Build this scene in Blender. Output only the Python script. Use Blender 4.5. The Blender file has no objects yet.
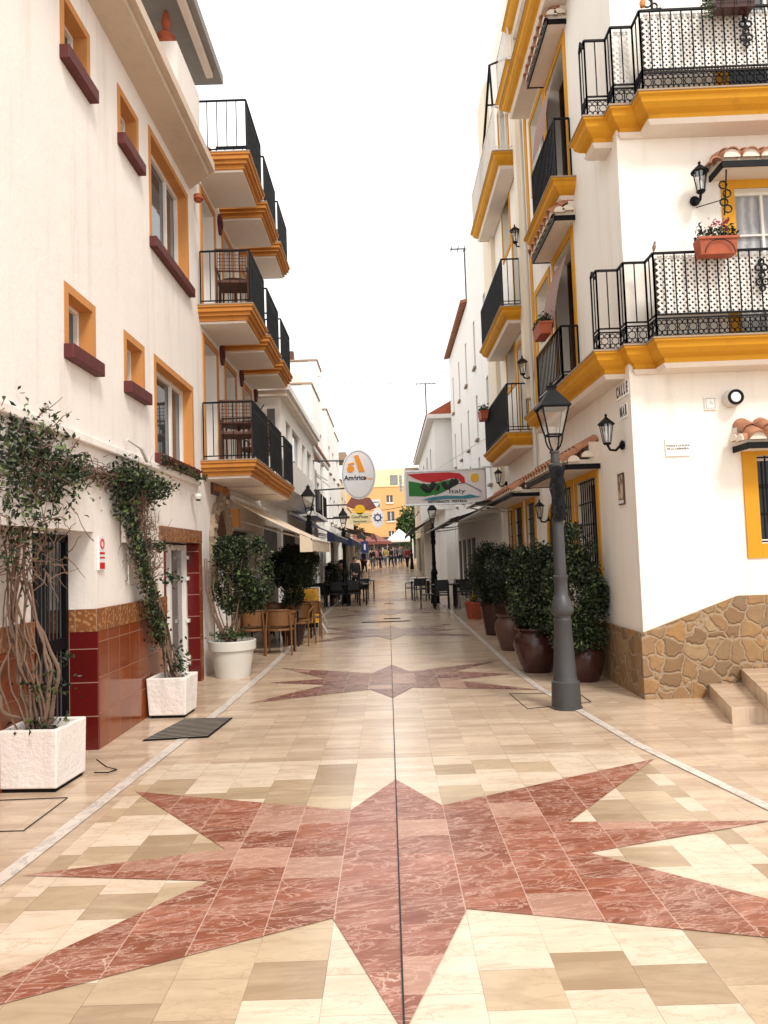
import bpy, bmesh, math, random
from mathutils import Vector, Matrix
random.seed(7)
C = bpy.context.scene.collection
sc = bpy.context.scene
PI = math.pi
R = math.radians
# ------------------------------------------------------------------ camera
F = 740.0; roll = 0.034; yaw = math.atan(2.5 / F); pit = math.atan(44.1 / F)
cd = bpy.data.cameras.new('camera'); cam = bpy.data.objects.new('camera', cd); C.objects.link(cam)
cd.sensor_fit = 'VERTICAL'; cd.sensor_height = 36; cd.sensor_width = 27; cd.lens = F / 1024 * 36
cd.clip_start = 0.05; cd.clip_end = 2000
def _T(v):
    x, y, z = v
    y, z = y * math.cos(pit) - z * math.sin(pit), y * math.sin(pit) + z * math.cos(pit)
    x, y = x * math.cos(yaw) - y * math.sin(yaw), x * math.sin(yaw) + y * math.cos(yaw)
    return Vector((x, y, z))
rt, up, fw = _T((math.cos(roll), 0, -math.sin(roll))), _T((math.sin(roll), 0, math.cos(roll))), _T((0, 1, 0))
mw = Matrix((rt, up, -fw)).transposed().to_4x4(); mw.translation = (0, 0, 1.7)
cam.matrix_world = mw
sc.camera = cam
# ------------------------------------------------------------------ sky, sun, exposure
SUN_EL, SUN_AZ = 48, 152        # azimuth clockwise from the street direction (+Y): behind and to the right of the camera
w = bpy.data.worlds.new('World'); sc.world = w; w.use_nodes = True
nt = w.node_tree; nt.nodes.clear()
sky = nt.nodes.new('ShaderNodeTexSky'); sky.sky_type = 'NISHITA'; sky.sun_disc = False
sky.sun_elevation = R(SUN_EL); sky.sun_rotation = R(SUN_AZ); sky.air_density = 1.0; sky.dust_density = 3.0
mixs = nt.nodes.new('ShaderNodeMix'); mixs.data_type = 'RGBA'; mixs.inputs[0].default_value = 0.88
mixs.inputs[7].default_value = (9.3, 9.1, 8.8, 1)
bg = nt.nodes.new('ShaderNodeBackground'); bg.inputs[1].default_value = 0.1
wo = nt.nodes.new('ShaderNodeOutputWorld')
nt.links.new(sky.outputs[0], mixs.inputs[6]); nt.links.new(mixs.outputs[2], bg.inputs[0]); nt.links.new(bg.outputs[0], wo.inputs[0])
sd = bpy.data.lights.new('sun', 'SUN'); sd.energy = 1.5; sd.angle = R(14); sd.color = (1, 0.94, 0.86)
so = bpy.data.objects.new('sun', sd); C.objects.link(so)
az, el = R(SUN_AZ), R(SUN_EL)
tos = Vector((math.sin(az) * math.cos(el), math.cos(az) * math.cos(el), math.sin(el)))
so.rotation_euler = tos.to_track_quat('Z', 'Y').to_euler(); so.location = (5, -10, 20)
vs = sc.view_settings; vs.view_transform = 'Standard'; vs.look = 'None'; vs.gamma = 1; vs.exposure = 0.84; vs.use_curve_mapping = False
sc.cycles.max_bounces = 6; sc.cycles.transparent_max_bounces = 8

# ------------------------------------------------------------------ node helper
class N:
    def __init__(s, name):
        s.m = bpy.data.materials.new(name); s.m.use_nodes = True; s.t = s.m.node_tree
        s.p = s.t.nodes['Principled BSDF']; s.co = None
    def set(s, node, k, v):
        i = node.inputs[k]
        if isinstance(v, bpy.types.NodeSocket): s.t.links.new(v, i)
        elif hasattr(i.default_value, '__len__') and isinstance(v, (tuple, list)) and len(i.default_value) == 4 and len(v) == 3: i.default_value = (*v, 1)
        else: i.default_value = v
    def P(s, **k):
        for a, v in k.items(): s.set(s.p, a.replace('_', ' '), v)
        return s
    def C(s):
        if s.co is None: s.co = s.t.nodes.new('ShaderNodeTexCoord').outputs['Object']
        return s.co
    def noise(s, scale, detail=4, rough=.55, vec=None, dist=0, out=0, dim='3D'):
        n = s.t.nodes.new('ShaderNodeTexNoise'); s.set(n, 'Vector', vec or s.C()); n.inputs['Scale'].default_value = scale
        n.inputs['Detail'].default_value = detail; n.inputs['Roughness'].default_value = rough; n.inputs['Distortion'].default_value = dist
        return n.outputs[out]
    def math(s, op, a, b=0, c=0):
        n = s.t.nodes.new('ShaderNodeMath'); n.operation = op
        s.set(n, 0, a); s.set(n, 1, b); s.set(n, 2, c); return n.outputs[0]
    def mix(s, f, a, b, mode='MIX'):
        n = s.t.nodes.new('ShaderNodeMix'); n.data_type = 'RGBA'; n.blend_type = mode
        s.set(n, 0, f); s.set(n, 6, a); s.set(n, 7, b); return n.outputs[2]
    def ramp(s, f, stops):
        n = s.t.nodes.new('ShaderNodeValToRGB'); e = n.color_ramp.elements
        while len(e) < len(stops): e.new(.5)
        for i, (p, c) in enumerate(stops):
            e[i].position = p
            e[i].color = (c, c, c, 1) if not isinstance(c, tuple) else (*c, 1)
        s.set(n, 0, f); return n.outputs[0]
    def sep(s, v=None):
        n = s.t.nodes.new('ShaderNodeSeparateXYZ'); s.set(n, 0, v or s.C()); return n.outputs
    def comb(s, x, y, z):
        n = s.t.nodes.new('ShaderNodeCombineXYZ'); s.set(n, 0, x); s.set(n, 1, y); s.set(n, 2, z); return n.outputs[0]
    def mapv(s, sc_, vec=None, loc=(0, 0, 0)):
        n = s.t.nodes.new('ShaderNodeMapping'); s.set(n, 0, vec or s.C()); n.inputs['Scale'].default_value = sc_; n.inputs['Location'].default_value = loc; return n.outputs[0]
    def white(s, vec, out=0):
        n = s.t.nodes.new('ShaderNodeTexWhiteNoise'); n.noise_dimensions = '3D'; s.set(n, 'Vector', vec); return n.outputs[out]
    def vor(s, scale, vec=None, feat='DISTANCE_TO_EDGE', out=0, rnd=1):
        n = s.t.nodes.new('ShaderNodeTexVoronoi'); n.feature = feat; s.set(n, 'Vector', vec or s.C()); n.inputs['Scale'].default_value = scale
        n.inputs['Randomness'].default_value = rnd
        return n.outputs[out]
    def isl(s):
        return s.t.nodes.new('ShaderNodeNewGeometry').outputs['Random Per Island']
    def bump(s, h, strength=.3, dist=.02):
        n = s.t.nodes.new('ShaderNodeBump'); n.inputs['Strength'].default_value = strength; n.inputs['Distance'].default_value = dist
        s.set(n, 'Height', h); s.set(s.p, 'Normal', n.outputs[0]); return s

def plaster(name, col, dirt=.25, bump=.35, dirtcol=(.45, .38, .3)):
    n = N(name)
    big = n.ramp(n.noise(.9, 5, .6), [(.35, 0.0), (.75, 1.0)])
    strk = n.ramp(n.noise(1, 5, .65, n.mapv((5, 5, .35))), [(.52, 0.0), (.8, 1.0)])
    c = n.mix(n.math('MULTIPLY', big, dirt * .4), col, tuple(x * .86 for x in col))
    c = n.mix(n.math('MULTIPLY', strk, dirt), c, dirtcol)
    crack = n.ramp(n.math('ABSOLUTE', n.math('SUBTRACT', n.noise(.8, 8, .7, dist=.6), .5)), [(0.0, 1.0), (.004, 0.0)])
    c = n.mix(n.math('MULTIPLY', crack, dirt * .35), c, dirtcol)
    n.P(Base_Color=c, Roughness=.85).bump(n.math('ADD', n.noise(28, 6, .7), n.math('MULTIPLY', n.noise(3, 3), 2.5)), bump, .012)
    return n.m
def paint(name, col, rough=.5, var=.12, bump=.1, metal=0, scale=6):
    n = N(name); f = n.noise(scale, 5, .6)
    c = n.mix(f, tuple(min(1, x * (1 + var)) for x in col), tuple(x * (1 - var * 1.6) for x in col))
    n.P(Base_Color=c, Roughness=n.math('ADD', n.math('MULTIPLY', n.noise(scale * 2, 3), .2), rough - .1), Metallic=metal)
    n.bump(n.noise(scale * 8, 4), bump, .004); return n.m
M = {}
M['plaster_left'] = plaster('plaster_left', (.83, .775, .73), .42)
M['plaster_right'] = plaster('plaster_right', (.86, .815, .74), .28)
M['plaster_beige'] = plaster('plaster_beige', (.80, .70, .55), .15)
M['plaster_far'] = plaster('plaster_far', (.88, .86, .82), .15)
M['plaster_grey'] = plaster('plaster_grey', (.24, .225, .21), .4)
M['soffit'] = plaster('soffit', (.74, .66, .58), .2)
M['orange_wall'] = plaster('orange_wall', (.66, .37, .15), .15)
M['cream_wall'] = plaster('cream_wall', (.82, .70, .40), .15)
M['ochre'] = plaster('ochre', (.50, .20, .035), .6, .15, (.25, .1, .02))
M['ochre_trim'] = plaster('ochre_trim', (.54, .24, .07), .5, .15, (.3, .13, .04))
M['ochre_flat'] = M['ochre_trim']
M['yellow'] = plaster('yellow', (.62, .29, .012), .6, .15, (.35, .15, .01))
M['sill_red'] = paint('sill_red', (.10, .010, .009), .6, .35)
M['black_iron'] = paint('black_iron', (.005, .005, .006), .6, .4); M['black_iron'].node_tree.nodes['Principled BSDF'].inputs['Specular IOR Level'].default_value = .18
M['grey_iron'] = paint('grey_iron', (.046, .046, .048), .45, .3, .25)
M['white_paint'] = paint('white_paint', (.78, .75, .70), .45)
M['white_plastic'] = paint('white_plastic', (.62, .6, .55), .4, .05)
M['planter_white'] = plaster('planter_white', (.80, .74, .69), .45, .9, (.38, .3, .25))
M['brown_wood'] = paint('brown_wood', (.10, .035, .018), .5, .4)
M['wicker'] = paint('wicker', (.20, .088, .03), .5, .3, .3, 0, 25)
M['dark_furniture'] = paint('dark_furniture', (.010, .012, .016), .5, .3)
M['bright_metal'] = paint('bright_metal', (.5, .5, .5), .3, .1, .05, 1)
M['terracotta'] = paint('terracotta', (.40, .09, .035), .7, .35)
M['pot_dark'] = paint('pot_dark', (.055, .018, .014), .22, .35, .2)
M['pot_brown'] = paint('pot_brown', (.12, .06, .045), .4, .3, .2)
M['clay_tile'] = paint('clay_tile', (.44, .20, .11), .8, .45, .5, 0, 9)
M['painted_shade_sheet'] = paint('painted_shade_sheet', (.16, .12, .09), .9, .3)  # shade behind the balcony lattice, put into a brown colour
M['eave_stone'] = plaster('eave_stone', (.58, .47, .37), .7, .5)
M['grate_grey'] = paint('grate_grey', (.30, .26, .22), .6, .3)
M['mortar'] = plaster('mortar', (.74, .66, .56), .5)
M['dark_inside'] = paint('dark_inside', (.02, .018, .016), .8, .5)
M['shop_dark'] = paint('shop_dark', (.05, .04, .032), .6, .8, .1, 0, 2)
M['awning_cream'] = paint('awning_cream', (.70, .58, .44), .8, .1)
M['awning_navy'] = paint('awning_navy', (.02, .03, .09), .8, .3)
M['awning_black'] = paint('awning_black', (.03, .025, .022), .7, .3)
M['awning_red'] = paint('awning_red', (.24, .08, .06), .8, .3)
M['tent_white'] = paint('tent_white', (.8, .78, .76), .7, .05)
M['brown_stone'] = plaster('brown_stone', (.33, .24, .17), .4, .9)
M['bark'] = paint('bark', (.18, .11, .075), .85, .35, .6, 0, 20)
M['soil'] = paint('soil', (.04, .025, .018), .95, .4)
M['skin'] = paint('skin', (.55, .32, .22), .6, .05)
M['black_ink'] = paint('black_ink', (.012, .012, .014), .6, .1)
M['orange_ink'] = paint('orange_ink', (.85, .30, .01), .5, .03)
M['red_ink'] = paint('red_ink', (.60, .012, .015), .5, .05)
M['green_ink'] = paint('green_ink', (.005, .20, .02), .5, .05)
M['teal_ink'] = paint('teal_ink', (.04, .25, .32), .5, .1)
M['yellow_ink'] = paint('yellow_ink', (.85, .5, .02), .5, .05)
M['blue_ink'] = paint('blue_ink', (.015, .04, .16), .5, .05)
M['sign_white'] = paint('sign_white', (.80, .78, .79), .35, .02)
M['ceramic'] = paint('ceramic', (.80, .77, .74), .2, .04)
M['hair'] = paint('hair', (.02, .012, .008), .7, .2)
for k, c in dict(cloth_black=(.015, .015, .018), cloth_red=(.28, .03, .04), cloth_white=(.42, .4, .39), cloth_blue=(.03, .06, .2), cloth_yellow=(.35, .28, .05), cloth_grey=(.18, .17, .17), cloth_pink=(.35, .16, .16)).items():
    M[k] = paint(k, c, .85, .15)

def glass_mat(name, col=(.03, .035, .04), rough=.04):
    n = N(name); n.P(Base_Color=n.mix(n.noise(1.3, 3), col, tuple(x * 2.2 for x in col)), Roughness=rough, IOR=1.52); n.p.inputs['Specular IOR Level'].default_value = .8
    n.bump(n.noise(.8, 2), .04, .05); return n.m
M['glass'] = glass_mat('glass')
M['glass_dark'] = glass_mat('glass_dark', (.012, .013, .015), .08); M['glass_dark'].node_tree.nodes['Principled BSDF'].inputs['Specular IOR Level'].default_value = .3
M['glass_pale'] = glass_mat('glass_pale', (.12, .12, .115))
n = N('clear_glass'); t = n.t
tr = t.nodes.new('ShaderNodeBsdfTransparent'); gl = t.nodes.new('ShaderNodeBsdfGlossy'); gl.inputs['Roughness'].default_value = .05
mx = t.nodes.new('ShaderNodeMixShader'); mx.inputs[0].default_value = .22
t.links.new(tr.outputs[0], mx.inputs[1]); t.links.new(gl.outputs[0], mx.inputs[2]); t.links.new(mx.outputs[0], t.nodes['Material Output'].inputs[0]); tr.inputs[0].default_value = (.92, .93, .92, 1)
M['clear_glass'] = n.m
n = N('curtain'); s_ = n.sep(); fold = n.math('SINE', n.math('ADD', n.math('MULTIPLY', s_[0], 55), n.math('MULTIPLY', n.noise(3), 9)))
n.P(Base_Color=n.mix(n.math('MULTIPLY_ADD', fold, .5, .5), (.50, .50, .50), (.30, .31, .33)), Roughness=.8).bump(fold, .5, .02); M['curtain'] = n.m
n = N('striped_cloth'); s_ = n.sep(); st = n.math('GREATER_THAN', n.math('SINE', n.math('MULTIPLY', n.math('ADD', s_[2], n.math('MULTIPLY', s_[1], .3)), 60)), 0)
n.P(Base_Color=n.mix(st, (.22, .09, .07), (.40, .28, .23)), Roughness=.85).bump(st, .3, .01); M['striped_cloth'] = n.m

def leafmat(name, c1, c2, c3=None, rough=.45):
    n = N(name); r = n.isl()
    col = n.ramp(r, [(0, c1), (.78, c2), (1.0, c3 or tuple(x * 1.7 for x in c2))])
    n.P(Base_Color=col, Roughness=rough); n.p.inputs['Specular IOR Level'].default_value = .35
    return n.m
M['leaf_dark'] = leafmat('leaf_dark', (.004, .010, .003), (.020, .036, .010), (.15, .20, .07))
M['leaf_deep'] = leafmat('leaf_deep', (.006, .010, .006), (.016, .030, .012), (.06, .08, .035))
M['leaf_mid'] = leafmat('leaf_mid', (.02, .045, .010), (.05, .10, .02), (.15, .21, .06))
M['leaf_olive'] = leafmat('leaf_olive', (.012, .028, .006), (.04, .065, .015), (.1, .12, .04))
M['leaf_dry'] = leafmat('leaf_dry', (.2, .12, .02), (.35, .27, .04), (.12, .2, .03))
M['petal'] = leafmat('petal', (.25, .02, .03), (.4, .08, .1), (.5, .3, .3))

# floor: polished limestone tiles -------------------------------------------------
def tilecoords(n, tw, th):
    x, y, z = n.sep()[:3]
    u = n.math('DIVIDE', x, tw); cu = n.math('FLOOR', u)
    off = n.math('MULTIPLY', n.math('MODULO', n.math('ABSOLUTE', cu), 2), .42)
    v = n.math('ADD', n.math('DIVIDE', y, th), off); cv = n.math('FLOOR', v)
    fu = n.math('FRACT', u); fv = n.math('FRACT', v)
    du = n.math('MULTIPLY', n.math('MINIMUM', fu, n.math('SUBTRACT', 1, fu)), tw)
    dv = n.math('MULTIPLY', n.math('MINIMUM', fv, n.math('SUBTRACT', 1, fv)), th)
    return x, y, cu, cv, du, dv
def floor_mat():
    n = N('limestone_floor')
    x, y, cu, cv, du, dv = tilecoords(n, .312, .27)
    joint = n.math('LESS_THAN', n.math('MINIMUM', du, dv), .0016)
    wn = n.white(n.comb(cu, cv, 0))
    pairu = n.math('FLOOR', n.math('DIVIDE', n.math('ADD', cu, n.math('MULTIPLY', cv, 1)), 2))
    wn2 = n.white(n.comb(pairu, cv, 7))
    ax = n.math('ABSOLUTE', x)
    reg = n.math('MULTIPLY', n.math('LESS_THAN', ax, 2.0), n.math('LESS_THAN', y, 6.35))
    reg2 = n.math('MULTIPLY', reg, n.math('GREATER_THAN', ax, .312))
    tan = n.math('MULTIPLY', n.math('GREATER_THAN', wn2, .52), reg2)
    # streaks running across the street
    stv = n.comb(n.math('ADD', n.math('MULTIPLY', x, .8), n.math('MULTIPLY', wn, 30)), n.math('MULTIPLY', y, 2.6), n.math('MULTIPLY', wn, 9))
    st = n.noise(2.2, 7, .66, stv, .9)
    st2 = n.noise(1.1, 6, .62, n.comb(n.math('MULTIPLY', x, .5), n.math('MULTIPLY', y, 4.5), n.math('MULTIPLY', wn, 1.2)), .3)
    vein = n.ramp(n.math('ABSOLUTE', n.math('SUBTRACT', n.noise(2.6, 6, .6, stv, .8), .5)), [(0, 1.0), (.015, 0.0)])
    cream = n.mix(n.ramp(st, [(.38, 0.0), (.70, 1.0)]), (.70, .575, .445), (.54, .40, .285))
    cream = n.mix(n.math('MULTIPLY', wn, .5), cream, (.72, .60, .475))
    cream_o = n.mix(n.ramp(st2, [(.40, 0.0), (.60, 1.0)]), (.60, .455, .325), (.37, .25, .165))
    cream_o = n.mix(.30, cream_o, cream)
    base = n.mix(reg, cream_o, cream)
    tanc = n.mix(n.ramp(n.math('ADD', n.math('MULTIPLY', st, .7), n.math('MULTIPLY', wn, .3)), [(.35, 0.0), (.65, 1.0)]), (.52, .40, .265), (.34, .24, .15))
    c = n.mix(tan, base, tanc)
    c = n.mix(n.math('MULTIPLY', vein, .4), c, (.34, .22, .13))
    grime = n.ramp(n.noise(1.1, 8, .72), [(.45, 0.0), (.72, 1.0)])
    c = n.mix(n.math('MULTIPLY', grime, .32), c, (.28, .19, .13))
    spots = n.ramp(n.vor(2.3, feat='F1'), [(0.0, 1.0), (.02, 1.0), (.03, 0.0)])
    c = n.mix(n.math('MULTIPLY', spots, .35), c, (.12, .08, .06))
    c = n.mix(n.math('MULTIPLY', joint, n.ramp(n.noise(2.2, 4), [(.35, .2), (.65, .7)])), c, (.14, .085, .055))
    rg = n.math('ADD', .07, n.math('MULTIPLY', n.noise(1.2, 5, .6), .28))
    n.P(Base_Color=c, Roughness=rg); n.p.inputs['Specular IOR Level'].default_value = .34
    n.bump(n.math('SUBTRACT', n.math('MULTIPLY', n.noise(6, 3), .5), joint), .15, .003)
    return n.m
def red_mat(name, c1, c2, tint=.0):
    n = N(name)
    x, y, cu, cv, du, dv = tilecoords(n, .312, .27)
    joint = n.math('LESS_THAN', n.math('MINIMUM', du, n.math('ADD', dv, .0012)), .0026)
    wn = n.white(n.comb(cu, cv, 0)); wn3 = n.white(n.comb(cv, cu, 5))
    vec = n.comb(n.math('ADD', x, n.math('MULTIPLY', wn, 20)), n.math('MULTIPLY', y, 1.5), wn)
    dn = n.t.nodes.new('ShaderNodeMix'); dn.data_type = 'VECTOR'; dn.inputs[0].default_value = .16
    n.set(dn, 4, vec); n.set(dn, 5, n.noise(3.5, 4, .6, vec, out=1))
    vv = n.vor(5.5, dn.outputs[1])
    vein = n.ramp(vv, [(0, 1.0), (.022, 0.0)])
    svec = n.comb(n.math('ADD', n.math('ADD', x, n.math('MULTIPLY', y, .35)), n.math('MULTIPLY', wn, 20)), n.math('MULTIPLY', n.math('SUBTRACT', y, n.math('MULTIPLY', x, .25)), 3.2), wn)
    vein2 = n.ramp(n.math('ABSOLUTE', n.math('SUBTRACT', n.noise(2.8, 8, .68, svec, 1.3), .5)), [(0, 1.0), (.028, 0.0)])
    pale = n.ramp(n.noise(2.1, 7, .7, svec, .8), [(.50, 0.0), (.70, 1.0)])
    msk = n.ramp(n.noise(2.3, 3, .5, vec), [(.50, 0.0), (.62, 1.0)])
    mot = n.noise(3.5, 8, .7, svec, .8)
    c = n.mix(n.ramp(mot, [(.3, 0.0), (.7, 1.0)]), c1, c2)
    c = n.mix(n.math('MULTIPLY', wn3, .45), c, tuple(v * .55 for v in c1))
    c = n.mix(n.ramp(wn, [(.82, 0.0), (.9, .45)]), c, (.55, .36, .27))
    c = n.mix(n.math('MULTIPLY', vein, n.math('MULTIPLY', msk, .75)), c, (.62, .44, .36))
    c = n.mix(n.math('MULTIPLY', pale, .38), c, (.56, .33, .26))
    c = n.mix(n.math('MULTIPLY', vein2, .6), c, (.60, .40, .32))
    c = n.mix(n.math('MULTIPLY', joint, .55), c, (.62, .45, .35))
    n.P(Base_Color=c, Roughness=n.math('ADD', .15, n.math('MULTIPLY', n.noise(2, 4), .25))); n.p.inputs['Specular IOR Level'].default_value = .22
    n.bump(joint, .1, .002); return n.m
M['floor'] = floor_mat()
M['red_marble'] = red_mat('red_marble', (.19, .052, .028), (.37, .14, .085))
M['pink_marble'] = red_mat('pink_marble', (.23, .075, .045), (.38, .155, .105))
M['dull_red'] = red_mat('dull_red', (.13, .042, .034), (.21, .085, .065))
n = N('grey_marble'); v = n.ramp(n.math('ABSOLUTE', n.math('SUBTRACT', n.noise(5, 6, .6, dist=1), .5)), [(0, 1.0), (.05, 0.0)])
n.P(Base_Color=n.mix(n.math('MULTIPLY', v, .6), n.mix(n.noise(1.5), (.72, .65, .58), (.58, .50, .43)), (.3, .26, .24)), Roughness=.3); M['grey_marble'] = n.m
# red glazed wall tiles (built on a wall along Y)
def wtile(name, c1, c2, tw, th, grout, horiz='y', zoff=0):
    n = N(name); s = n.sep(); a = s[1] if horiz == 'y' else s[0]
    u = n.math('DIVIDE', a, tw); v = n.math('DIVIDE', n.math('ADD', s[2], zoff), th)
    fu, fv = n.math('FRACT', u), n.math('FRACT', v)
    d = n.math('MINIMUM', n.math('MULTIPLY', n.math('MINIMUM', fu, n.math('SUBTRACT', 1, fu)), tw), n.math('MULTIPLY', n.math('MINIMUM', fv, n.math('SUBTRACT', 1, fv)), th))
    j = n.math('LESS_THAN', d, .004); wn = n.white(n.comb(n.math('FLOOR', u), n.math('FLOOR', v), 1))
    c = n.mix(n.math('MULTIPLY_ADD', wn, .6, n.math('MULTIPLY', n.noise(6, 5), .4)), c1, c2)
    n.P(Base_Color=n.mix(j, c, grout), Roughness=n.math('ADD', .14, n.math('MULTIPLY', j, .5))); n.bump(n.math('SUBTRACT', n.math('MULTIPLY', n.noise(4), .6), j), .25, .004); return n.m
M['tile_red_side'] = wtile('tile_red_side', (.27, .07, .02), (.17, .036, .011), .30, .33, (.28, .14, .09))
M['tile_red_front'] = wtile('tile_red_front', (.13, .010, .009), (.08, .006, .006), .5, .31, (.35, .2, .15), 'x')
n = N('tile_band'); s = n.sep(); u = n.math('FRACT', n.math('DIVIDE', n.math('ADD', s[0], s[1]), .2)); j = n.math('LESS_THAN', n.math('MINIMUM', u, n.math('SUBTRACT', 1, u)), .025)
sw = n.ramp(n.vor(22, None, 'F1'), [(.2, 0.0), (.5, 1.0)])
n.P(Base_Color=n.mix(j, n.mix(sw, (.40, .20, .08), (.24, .09, .035)), (.35, .22, .15)), Roughness=.25).bump(sw, .4, .01); M['tile_band'] = n.m
# crazy-paved stone plinth
n = N('rubble_stone'); dn = n.t.nodes.new('ShaderNodeMix'); dn.data_type = 'VECTOR'; dn.inputs[0].default_value = .15
pv = n.comb(n.math('ADD', n.sep()[0], n.sep()[1]), n.sep()[2], 0)
n.set(dn, 4, pv); n.set(dn, 5, n.noise(4, 3, .6, pv, out=1))
e = n.vor(6.6, dn.outputs[1]); cell = n.vor(6.6, dn.outputs[1], 'F1', 1)
j = n.ramp(e, [(.03, 1.0), (.07, 0.0)])
sc_ = n.t.nodes.new('ShaderNodeSeparateColor'); n.set(sc_, 0, cell)
c = n.ramp(sc_.outputs[0], [(0, (.19, .11, .05)), (.3, (.33, .195, .08)), (.5, (.23, .15, .08)), (.7, (.38, .20, .07)), (.85, (.29, .18, .085)), (1.0, (.36, .25, .13))])
c = n.mix(n.ramp(n.noise(14, 6, .7), [(.35, 0.0), (.75, .7)]), c, (.20, .12, .07))
c = n.mix(j, c, n.mix(n.noise(9), (.37, .27, .175), (.28, .20, .125)))
n.P(Base_Color=c, Roughness=.8).bump(n.math('ADD', n.ramp(e, [(.02, 0.0), (.12, 1.0)]), n.math('MULTIPLY', n.noise(12, 6, .7), .9)), .7, .02); M['rubble_stone'] = n.m
# barrel tile roof for distant roofs
n = N('roof_tiles'); f = n.math('SINE', n.math('MULTIPLY', n.sep()[1], 30))
n.P(Base_Color=n.mix(n.noise(5, 5), (.50, .20, .10), (.26, .11, .07)), Roughness=.85).bump(f, .9, .05); M['roof_tiles'] = n.m
n = N('picture_tiles'); n.P(Base_Color=n.ramp(n.noise(7, 3, .6, dist=1.5), [(.35, (.10, .05, .03)), (.5, (.45, .33, .22)), (.62, (.62, .55, .45)), (.75, (.2, .1, .06))]), Roughness=.25); M['picture_tiles'] = n.m
n = N('patterned_fabric'); n.P(Base_Color=n.ramp(n.vor(11, feat='F1'), [(.0, (.55, .04, .02)), (.22, (.6, .1, .03)), (.26, (.72, .38, .02)), (1.0, (.75, .42, .03))]), Roughness=.7); M['patterned_fabric'] = n.m
n = N('grooved_white'); f = n.math('FRACT', n.math('MULTIPLY', n.sep()[1], 2.2)); g_ = n.math('LESS_THAN', f, .05)
n.P(Base_Color=n.mix(g_, (.78, .74, .70), (.4, .37, .34)), Roughness=.6).bump(g_, .5, .02); M['grooved_white'] = n.m

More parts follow.
